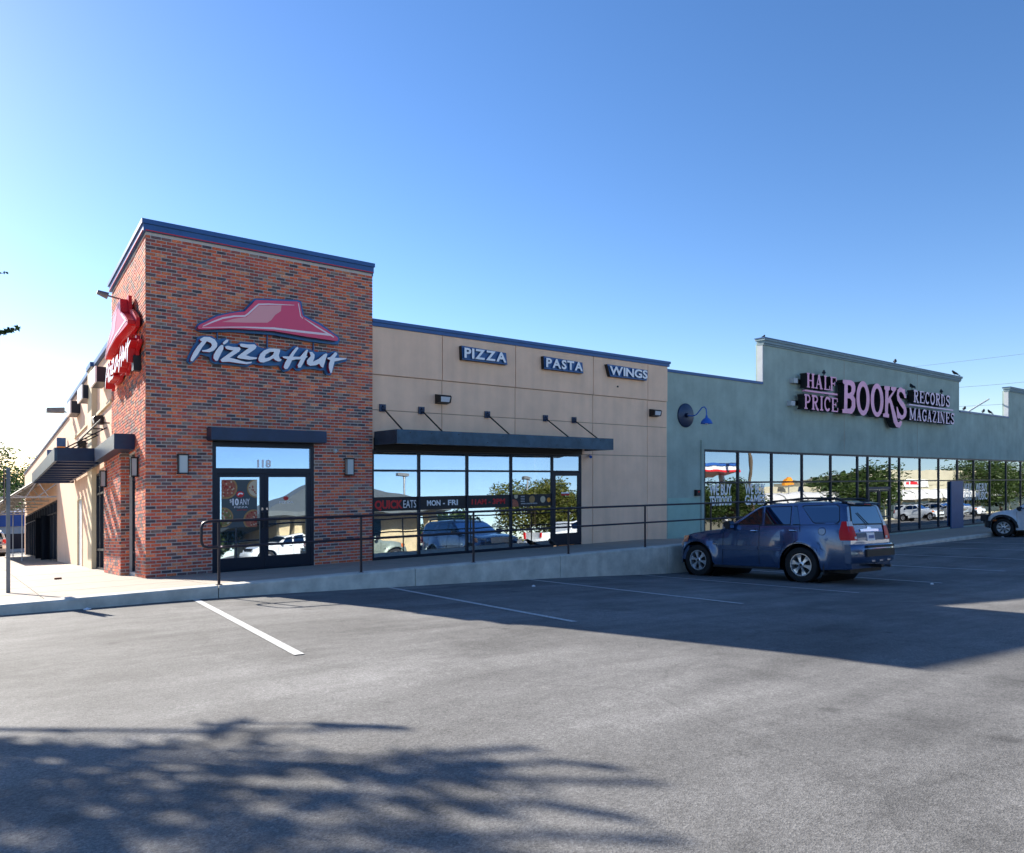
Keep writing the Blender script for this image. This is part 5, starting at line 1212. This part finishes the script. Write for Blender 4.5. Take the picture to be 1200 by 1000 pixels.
def pick_extra(paint, bar=True):
    def ex(t, sy, T, wx, shift, bumper, onside):
        rb = bumper(-1.15, -1.42, .50, .72, 'chrome' if bar else paint, False, .86)
        fb = bumper(3.72, 4.06, .42, .72, 'car_black_plastic' if bar else paint, True, .90)
        part('grille', MB().prism([(-.5, .74), (.5, .74), (.55, .98), (-.55, .98)], 3.55, 3.83, axis='x'), 'black', t, rel=False)
        if bar: part('bull_bar', MB().box(3.9, 4.08, -.55, .55, .60, .98).box(3.86, 4.1, .42, .80, .70, .98), 'car_black_plastic', t, rel=False)
        part('bed', MB().box(-1.2, 1.0, -.72, .72, .62, .66), 'black', t, rel=False)
        for s_ in (1, -1):
            m_ = MB(); m_.v = [(3.80, s_*.62, .78), (3.76, s_*.62, .95), (3.60, s_*(sy(3.6, .9)+.01), .78), (3.55, s_*(sy(3.55, .9)+.01), .96)]; m_.f = [(0, 1, 3, 2)]; m_.m = [0]
            part('headlamp', m_, 'lens_white', t, rel=False)
            onside([(3.42, .70), (3.60, .70), (3.60, .76), (3.42, .76)], .006, 'lens_amber', 'turn_signal', .01, both=False)
            part('tail_lamp', MB().box(-1.25, -1.20, min(s_*.72, s_*.86), max(s_*.72, s_*.86), .80, 1.12), 'lens_red', t, rel=False)
            L_ = steps(0, 1, .08)
        for c in (0, 3.2):   # black wheel arch flares
            ang = [math.pi*i/14 for i in range(15)]
            poly = [(c+.50*math.cos(a), .40+.50*math.sin(a)) for a in ang]+[(c+.585*math.cos(a), .40+.585*math.sin(a)) for a in reversed(ang)]
            onside(poly, .03, 'car_black_plastic' if bar else paint, 'arch_flare', .05)
    return ex
PK_TOP = [(-1.25, 1.12), (.95, 1.14), (1.0, 1.60), (1.15, 1.72), (2.0, 1.72), (2.15, 1.68), (2.68, 1.26), (2.8, 1.20), (3.3, 1.14), (3.6, 1.06), (3.78, .96), (3.85, .90)]
def PK(zf, paint, bar=True): return dict(w=.90, wb=3.2, r=.405, belt=1.20, xr=-1.22, xf=3.85, top=PK_TOP, tum=.34, zf=zf, screen=(2.20, 2.62), mirror=(2.5, 1.22), lean=0., spokes=8,
    windows=[[(1.75, 1.225), (2.45, 1.225), (2.12, 1.60), (1.78, 1.61)], [(1.12, 1.225), (1.65, 1.225), (1.66, 1.61), (1.16, 1.60)]], seams=[(1.7, .45, 1.7, 1.22), (2.66, .5, 2.66, 1.1), (1.04, .5, 1.04, 1.2)], handles=[(1.85, 1.06)], hmat='black', extra=pick_extra(paint, bar))
px_, py_ = 34.1, -7.8
car('pickup_truck', 'pale white pickup truck with black bumper guard at the right edge', 'pickup', (px_, py_, lot_z(px_, py_)+.004), R(90), PK(lot_z, 'car_white'), 'car_white')
# far car beyond the side wing
gzf = lambda x, y: -G*y-.10
car('far_parked_car', 'pale blue hatchback car parked far down the side street', 'car', (-1.9, 45.5, gzf(-1.9, 45.5)), R(95), SUV(gzf, 'car_silver', 'suv_trim'), 'car_silver')
# cars across the lot, seen mirrored in the shop windows
car('sedan', 'grey green car mirrored low in the shop window beside the brick', 'car', (10.6, -15.2, lot_z(10.6, -15.2)), R(5), SUV(lot_z, 'car_green', 'car_green'), 'car_green')
car('pickup_truck', 'white pickup mirrored in the glass double doors of the brick block', 'pickup', (12.2, -21.2, lot_z(12.2, -21.2)), R(175), PK(lot_z, 'car_white', False), 'car_white')
car('pickup_truck', 'white pickup mirrored in the fourth shop window', 'pickup', (24, -15.5, lot_z(24, -15.5)), R(0), PK(lot_z, 'car_white', False), 'car_white')
for x, y, a, pn, lb in ((78, -19, 92, 'car_white', 'white sport utility car mirrored in the bookstore glass, left of three'), (84, -19, 88, 'car_silver', 'silver car mirrored in the bookstore glass, middle of three'), (90.5, -19.5, 90, 'car_white', 'white car mirrored in the bookstore glass, right of three')):
    car('mirrored_car', lb, 'car', (x, y, lot_z(x, y)), R(a), SUV(lot_z, pn, pn), pn, group='cars parked before the shops opposite')

# ------------------------------------------------------------------ trees
def leaves(mb, cols, c, rad, n, size, rr, flat=.8):
    for _ in range(n):
        while True:
            d = Vector((rr.uniform(-1, 1), rr.uniform(-1, 1), rr.uniform(-1, 1)))
            if .05 < d.length < 1: break
        p = Vector(c)+Vector((d.x*rad, d.y*rad, d.z*rad*flat))
        a = Vector((rr.uniform(-1, 1), rr.uniform(-1, 1), rr.uniform(-.6, .6))).normalized(); b = a.cross(Vector((rr.uniform(-1, 1), rr.uniform(-1, 1), rr.uniform(-1, 1)))).normalized()
        s = size*rr.uniform(.6, 1.4); a *= s; b *= s*.5; k = len(mb.v)
        mb.v += [tuple(p-a), tuple(p+b*.9), tuple(p+a), tuple(p-b*.9)]; mb.f.append((k, k+1, k+2, k+3)); mb.m.append(0); cols.append(rr.random())
def leafcol(o, cols):
    at = o.data.color_attributes.new('Col', 'FLOAT_COLOR', 'CORNER'); out = []
    for c in cols: out += [c, c, c, 1]*4
    at.data.foreach_set('color', out)
def tree(label, loc, h, rad, seed, n=46, nl=110, size=.13, lm='leaf', trunk=.22, group=None, cz=.62):
    rr = random.Random(seed); t = thing('tree', label, 'tree', loc, 0, group)
    tk = MB(); base = Vector((0, 0, -.2)); fork = Vector((rr.uniform(-.3, .3), rr.uniform(-.3, .3), h*.30))
    tk.tube([base, fork*.5+Vector((.05, 0, 0)), fork], [trunk, trunk*.8, trunk*.68], 9)
    lf = MB(); cols = []
    for i in range(n):
        while True:
            d = Vector((rr.uniform(-1, 1), rr.uniform(-1, 1), rr.uniform(-1, 1)))
            if .35 < d.length < 1: break
        p = Vector((d.x*rad, d.y*rad, h*cz+d.z*h*(1-cz)*.92)); p += Vector((rr.uniform(-.1, .1)*rad,)*3)
        if i % 3 == 0:
            m = fork.lerp(p, .5)+Vector((0, 0, rad*.12)); tk.tube([fork, m, p], [trunk*.4, trunk*.22, trunk*.06], 5, cap=False)
        leaves(lf, cols, p, rad*rr.uniform(.22, .36), nl, size, rr)
    tk.build('trunk', 'bark', t, rel=False); o = lf.build('crown', lm, t, rel=False); leafcol(o, cols)
    return t
# near tree left of the frame: its branch tips enter the picture and its crown shades the foreground
nt_ = thing('shade_tree', 'leafy tree at the left kerb whose twigs hang into the picture', 'tree', (-6.3, -5.0, lot_z(-6.3, -5.0)))
rr = random.Random(11); z0 = lot_z(-6.3, -5.0)
tk = MB(); lf = MB(); cols = []
fork = Vector((0, .1, 2.1)); tk.tube([(0, 0, -.2), (.05, .0, 1.1), fork], [.17, .14, .12], 10)
def W2(x, y, z): return Vector((x+6.3, y+5.0, z-z0))
def limb(path, r0, twigs=14, sz=.07, nl=26, spread=.30):
    P = [Vector(p) for p in path]; n = 8; pts = []
    for i in range(n+1):
        u = i/n*(len(P)-1); k = min(int(u), len(P)-2); q = P[k].lerp(P[k+1], u-k); q += Vector((rr.uniform(-.05, .05), rr.uniform(-.05, .05), rr.uniform(-.04, .04))) if 0 < i < n else Vector((0, 0, 0)); pts.append(q)
    tk.tube(pts, [max(.006, r0*(1-i/n*.9)) for i in range(n+1)], 6, cap=False)
    for j in range(twigs):
        u = rr.uniform(.25, 1); k = min(int(u*n), n-1); a = pts[k].lerp(pts[k+1], u*n-k)
        d = (pts[n]-pts[0]).normalized(); e = a+d*rr.uniform(.1, .35)+Vector((rr.uniform(-1, 1), rr.uniform(-1, 1), rr.uniform(-.7, .7)))*spread
        tk.tube([a, a.lerp(e, .5)+Vector((0, 0, .02)), e], [.012, .008, .004], 4, cap=False)
        for q in (.45, .75, 1): leaves(lf, cols, a.lerp(e, q), .085, nl//3, sz, rr)
    leaves(lf, cols, pts[n], .08, nl//2, sz, rr)
shad = lambda gx, gy, h: W2(gx-.497*h, gy+1.982*h, 2.143-1.25+h)      # a crown point whose shadow lands near (gx, gy)
# crown mass over the shaded patch
for gx, gy in [(-2.99, -12.55), (-2.68, -12.95), (-1.69, -11.89), (-2.95, -11.6), (-1.52, -13.59), (-2.2, -13.88), (-2.38, -13.49), (-1.79, -13.65), (-2.04, -14.02), (-2.66, -13.38), (-2.58, -13.68), (-3.33, -11.22), (-1.16, -13.78), (-1.91, -12.72), (-2.28, -12.69), (-1.84, -14.37), (-1.65, -12.39), (-1.44, -13.89), (-3.3, -12.87), (-2.46, -11.65), (-2.87, -13.15), (-1.68, -13.01), (-2.48, -13.86), (-2.77, -11.03), (-3.11, -12.07), (-2.83, -13.51), (-1.26, -13.52), (-2.45, -12.93), (-2.05, -13.45), (-2.26, -13.34), (-1.9, -11.41), (-3.5, -12.32), (-2.02, -13.15), (-1.99, -13.81), (-2.15, -14.07), (-2.65, -12.14), (-2.83, -12.21), (-1.35, -12.96), (-1.1, -12.9), (-3.06, -11.01), (-2.11, -12.12), (-1.85, -14.11), (-1.46, -13.25), (-2.52, -12.56), (-0.98, -13.23), (-2.95, -13.25)]:
    if rr.random() < .16: continue
    h = rr.uniform(3.9, 4.9); e = shad(gx, gy, h); limb([fork, fork.lerp(e, .5)+Vector((0, 0, .35)), e], .022, 9, .045, 24, .19)
    for _ in range(3): leaves(lf, cols, e+Vector((rr.uniform(-.2, .2), rr.uniform(-.2, .2), rr.uniform(-.15, .15))), .07, 12, .045, rr)
# long whippy branches to the right
for path in [[(-1.21, -12.65), (-0.9, -12.79), (-0.57, -12.97)], [(-1.25, -12.95), (-0.81, -13.46), (-0.41, -13.87)], [(-1.38, -13.32), (-0.98, -13.71), (-0.8, -14.12)], [(-1.58, -13.67), (-1.16, -13.97), (-0.82, -14.36)], [(-1.74, -13.85), (-1.31, -14.18), (-0.88, -14.61)], [(-1.42, -11.76), (-1.22, -11.84), (-1.0, -12.09)], [(-1.0, -13.07), (-0.65, -13.22), (-0.43, -13.56)], [(-1.95, -11.3), (-1.76, -11.25), (-1.66, -11.21)]]:
    h = rr.uniform(4.55, 4.85); P = [shad(x, y, h) for x, y in path]; tk.tube([fork]+P, [.04, .022, .014, .006], 6, cap=False)
    for q in range(26):
        u = q/25*2; k = min(int(u), 1); leaves(lf, cols, P[k].lerp(P[k+1], u-k), .04, 7, .032, rr)
# twig tips that reach into the frame
def at_px(px, py, d):
    r = (px-600)/837*d; f_ = d; x = .7969*r+.6041*f_-2.9255; y = -.6041*r+.7969*f_-16.542; return W2(x, y, 2.143-(py-558)/837*d)
a = at_px(-140, 330, 8.6); e = at_px(21, 384, 8.6); 
limb([fork, a, at_px(-85, 402, 8.6)], .03, 5, .04, 12, .06); tk.tube([at_px(-85, 402, 8.6), at_px(-20, 396, 8.6)], [.012, .01], 5, cap=False)
tk.tube([at_px(-20, 396, 8.6), at_px(5, 391, 8.6), e], [.01, .007, .003], 5, cap=False)
for k in range(11): leaves(lf, cols, at_px(-20, 396, 8.6).lerp(e, k/10), .04, 14, .03, rr)
e = at_px(6, 320, 8.8); limb([fork, at_px(-170, 330, 8.8), at_px(-90, 326, 8.8)], .025, 5, .04, 12, .06); tk.tube([at_px(-90, 326, 8.8), at_px(-22, 324, 8.8)], [.01, .007], 5, cap=False); tk.tube([at_px(-22, 324, 8.8), e], [.007, .003], 5, cap=False)
for k in range(5): leaves(lf, cols, at_px(-22, 324, 8.8).lerp(e, k/4), .025, 5, .02, rr)
tk.build('trunk', 'bark', nt_, rel=False); o = lf.build('crown', 'leaf', nt_, rel=False); leafcol(o, cols)
# background trees down the side street
gb = 'trees beyond the far end of the side street'
def gzt(x, y): return ground_z(x, y)
for i, (x, y, h, r_, lb) in enumerate(((-9.5, 66, 12.0, 5.2, 'dark leafy tree behind the sign post at the left edge'), (-2.5, 80, 12.8, 5.4, 'tree crown rising behind the slatted awning'), (-19, 84, 13.5, 6.0, 'tall tree furthest left beyond the street'), (4, 96, 13, 5.5, 'tree crown mostly behind the side wing roof'))):
    tree(lb, (x, y, gzt(x, y)), h, r_, 20+i, 60, 120, .17, 'leaf', .3, gb)
t = thing('far_building', 'low pale building with blue band far down the side street', 'building', (-8, 76, -6))
part('wall', MB().box(-30, 6, 76, 84, -7, -3.2), 'far_wall', t); part('blue_band', MB().box(-30.1, 6.1, 75.8, 84.1, -3.2, -1.7), 'sign_blue', t); part('window_strip', MB().box(-26, 3, 75.94, 76.02, -5.6, -4.0), 'frame', t)

# ------------------------------------------------------------------ across the lot: what the windows mirror
def L_(x, y): return lot_z(x, y)
t = thing('hip_roof_restaurant', 'limestone restaurant with grey hip roof mirrored in the shop windows', 'building', (16, -26, 1))
z = L_(16, -26); rb = MB()
part('wall', MB().box(11.5, 19.6, -34, -22.5, z-1, z+2.7), 'stone', t)
for x in (10.6, 11.4, 19.9): part('stone_column', MB().box(x-.25, x+.25, -22.1, -21.6, z-1, z+2.75), 'stone', t)
hip = MB(); e0 = z+2.72; hip.v = [(9.2, -20.6, e0), (20.6, -20.6, e0), (20.6, -35, e0), (9.2, -35, e0), (14.9, -25.8, z+5.4), (14.9, -30, z+5.4), (9.2, -20.6, e0-.22), (20.6, -20.6, e0-.22), (20.6, -35, e0-.22), (9.2, -35, e0-.22)]
hip.f = [(0, 1, 4), (1, 2, 5, 4), (2, 3, 5), (3, 0, 4, 5), (0, 6, 7, 1), (1, 7, 8, 2), (2, 8, 9, 3), (3, 9, 6, 0), (6, 9, 8, 7)]; hip.m = [0]*9
part('roof', hip, 'roof_shingle', t)
for x in (13, 14.6, 16.2): part('window', MB().box(x-.5, x+.5, -22.49, -22.44, z+.6, z+2.3), 'auto_glass', t)
for x, y, hh, lb in ((19.3, -24, 6.2, 'pole lamp mirrored above the hip roof'), (29.5, -24, 6.0, 'pole lamp mirrored above the round tree')):
    t = thing('light_pole', lb, 'street lamp', (x, y, L_(x, y)), 0, 'pole lamps across the lot'); MB().tube([(0, 0, -.2), (0, 0, hh-1)], .07, 8).build('pole', 'galv', t, rel=False); MB().box(-.45, .25, -.15, .15, hh-1, hh-.8).build('lamp_head', 'galv', t, rel=False)
gm = 'trees across the lot mirrored in the windows'
for i, (x, y, h, r_, lm, lb) in enumerate(((30, -24.5, 5.0, 3.3, 'leaf_warm', 'round yellow green tree mirrored in the fourth shop window'), (34.5, -26, 4.2, 2.4, 'leaf_warm', 'smaller golden tree mirrored in the glass side door'), (26.5, -30, 3.0, 2.2, 'leaf', 'low dark tree mirrored behind the round tree'), (79, -25, 6.0, 5.5, 'leaf', 'wide oak mirrored left of the bookstore doors'), (118, -27, 8, 7, 'leaf', 'tall tree mirrored in the right end of the bookstore glass'), (5, -26, 2.2, 2.0, 'leaf_warm', 'low bush tree mirrored in the left door'), (8.8, -31, 2.6, 2.0, 'leaf', 'low dark bush mirrored in the right door'), (128, -27, 6.5, 6, 'leaf', 'second tree mirrored in the right end of the bookstore glass'), (46, -22.5, 4.6, 2.8, 'leaf', 'dark hedge tree added to darken the glass behind WE BUY TEXTBOOKS'), (51.5, -22.5, 4.6, 3.0, 'leaf', 'dark hedge tree added to darken the glass behind WE BUY GAMES'))):  # both hedge trees added and sized to darken the reflection behind the lettering
    tree(lb, (x, y, L_(x, y)), h, r_, 50+i, 70, 170, .11 if r_ < 4 else .2, lm, .2, gm)
# strip of shops opposite with scalloped white awnings
t = thing('shops_opposite', 'long cream shop row with white scalloped awnings mirrored in the bookstore glass', 'building', (90, -30, .5))
z = L_(80, -25); part('wall', MB().box(60, 140, -40, -27, z-2, z+4.6).box(86, 140, -40, -26.9, z+4.6, z+6.6), 'cream', t)
for x in steps(61, 136, 4.2):
    aw = MB(); n = 8
    for k in range(n+1): a = k/n*math.pi/2; aw.v += [(x+.1, -26.95+1.9*math.sin(a), z+2.5+1.5*math.cos(a)), (x+4.0, -26.95+1.9*math.sin(a), z+2.5+1.5*math.cos(a))]
    for k in range(n): aw.f.append((2*k, 2*k+1, 2*k+3, 2*k+2)); aw.m.append(0)
    part('awning', aw, 'white_awning', t, smooth=60)
    part('shop_window', MB().box(x+.3, x+3.8, -26.99, -26.94, z+.3, z+2.3), 'auto_glass', t)
part('sign_board', MB().box(96, 103, -26.88, -26.75, z+4.3, z+5.3), 'white', t); part('sign_print', MB().box(96.6, 99.5, -26.745, -26.74, z+4.6, z+5.0), 'red', t)
part('round_emblem', MB().prism(disc(71, z+3.9, .7, 0), -26.99, -26.93), 'navy', t)
t = thing('fuel_canopy', 'blue and red edged fuel station canopy mirrored in the first bookstore window', 'canopy', (52, -24, 0)); z = L_(52, -24)
part('canopy_roof', MB().box(47, 55.5, -30, -24, z+5.95, z+6.35), 'white', t); part('blue_edge', MB().box(46.9, 55.6, -30.1, -23.9, z+6.35, z+6.6), 'sign_blue', t); part('red_edge', MB().box(46.9, 55.6, -30.1, -23.9, z+5.75, z+5.95), 'red', t)
for x in (49, 55.5): part('column', MB().box(x-.2, x+.2, -26.2, -25.8, z-.5, z+5.75), 'white', t)
t = thing('utility_pole', 'wooden utility pole mirrored beside the fuel canopy', 'pole', (53, -21, L_(53, -21))); MB().tube([(0, 0, -.3), (0, 0, 9)], .16, 8).build('pole', 'bark', t, rel=False); MB().box(-1.1, 1.1, -.06, .06, 8.2, 8.35).build('cross_arm', 'bark', t, rel=False)
t = thing('sun_emblem_sign', 'orange half round roof sign mirrored over the bookstore transom', 'sign', (67, -26, L_(67, -26)))
MB().prism(uniq(clipz(disc(0, 4.6, .75, 0), -2, 2, 4.6, 9)), -.1, .1).build('panel', 'orange', t, rel=False); MB().tube([(0, 0, -.1), (0, 0, 4.6)], .08, 6).build('pole', 'galv', t, rel=False)

# ------------------------------------------------------------------ birds and wires
def bird(label, loc, rz_=0, s=1):
    t = thing('bird', label, 'bird', loc, rz_, 'small dark birds on the roofs and signs')
    def p(nm, mb, par=t): return mb.build(nm, 'bird', par, rel=False, smooth=60)
    b = MB(); b.tube([(-.15*s, 0, .05*s), (-.11*s, 0, .07*s), (-.04*s, 0, .095*s), (.03*s, 0, .125*s), (.075*s, 0, .165*s), (.105*s, 0, .185*s), (.135*s, 0, .18*s), (.165*s, 0, .172*s)], [.012*s, .025*s, .048*s, .052*s, .036*s, .032*s, .014*s, .003*s], 9); p('body', b)
    p('tail', MB().prism([(-.13*s, .075*s), (-.30*s, .02*s), (-.295*s, -.0*s), (-.12*s, .045*s)], -.016*s, .016*s))
    for y in (-.015, .015): p('leg', MB().tube([(0, y*s, .08*s), (.01*s, y*s, 0)], .005*s, 5))
    for y in (-1, 1): p('wing', MB().prism([(.04*s, .14*s), (-.03*s, .13*s), (-.17*s, .065*s), (-.08*s, .07*s), (.03*s, .09*s)], y*.046*s, y*.056*s))
    return t
for x, z_, y, a, s, lb in ((33.6, 7.68, .2, 20, 1.35, 'small dark bird on the tall parapet over the right sign words'), (40.3, 7.68, .1, 160, 1.35, 'small dark bird at the right end of the tall parapet'), (26.35, 6.45, -.15, 30, 1.3, 'small dark bird perched on the word HALF'), (34.6, 6.47, -.15, 45, 1.5, 'small dark bird perched on the R of RECORDS'), (38.0, 6.45, -.15, 25, 1.4, 'small dark bird perched near the end of RECORDS'), (41.9, 5.83, .2, 10, 1.3, 'small dark bird on the low parapet by the step'), (44.6, 5.83, .2, 10, 1.3, 'small dark bird on the low parapet before the brace'), (45.5, 5.83, .2, 170, 1.3, 'small dark bird on the low parapet under the brace'), (10.75, .012, -.45, 200, 1.25, 'small dark bird on the walkway under the long awning'), (22.6, 7.69, .3, 10, .8, 'tiny dark bird at the left end of the tall parapet')):
    bird(lb, (x, y, z_+ (.03 if y == -.45 else 0)), R(a), s)
for x_, y0_, y1_, z_, lb in ((80, 2, 28, 14.3, 'topmost thin wire in the sky at the right edge'), (60, -2, 10, 9.3, 'middle thin wire in the sky at the right edge'), (60, -2, 9, 7.75, 'lowest thin wire just above the low parapet at the right')):
    pts = [(x_, y0_+(y1_-y0_)*i/9, z_-.12*math.sin(math.pi*i/9)-G*0) for i in range(10)]
    tag(MB().tube(pts, .012, 4).build('overhead_wire', 'galv'), lb, 'wire', 'overhead wires behind the bookstore')

# grit, dead leaves and pebbles swept against the kerb and scattered over the lot
gm2 = MB(); gr = random.Random(5)
def chip(x, y, z, q):
    a = gr.uniform(0, 6.28); k = len(gm2.v); c, d = math.cos(a)*q, math.sin(a)*q
    gm2.v.extend([(x+c, y+d, z+.001), (x-d*.6, y+c*.6, z+.002), (x-c, y-d, z+.001), (x+d*.6, y-c*.6, z+.002), (x, y, z+q*gr.uniform(.3, .8))])
    for f_ in ((0, 1, 4), (1, 2, 4), (2, 3, 4), (3, 0, 4)): gm2.f.append(f_); gm2.m.append(0)
for _ in range(900):
    x = gr.uniform(-8, 26); y = -4.12-abs(gr.gauss(0, .09)); chip(x, y, lot_z(x, y), gr.uniform(.005, .016))
for _ in range(700):
    x = gr.uniform(-6, 16); y = gr.uniform(-15.5, -4.2); chip(x, y, lot_z(x, y), gr.uniform(.003, .009))
tag(gm2.build('grit', 'brown_grit'), 'loose grit and leaf bits along the kerb and over the tarmac', 'grit', kind='stuff')
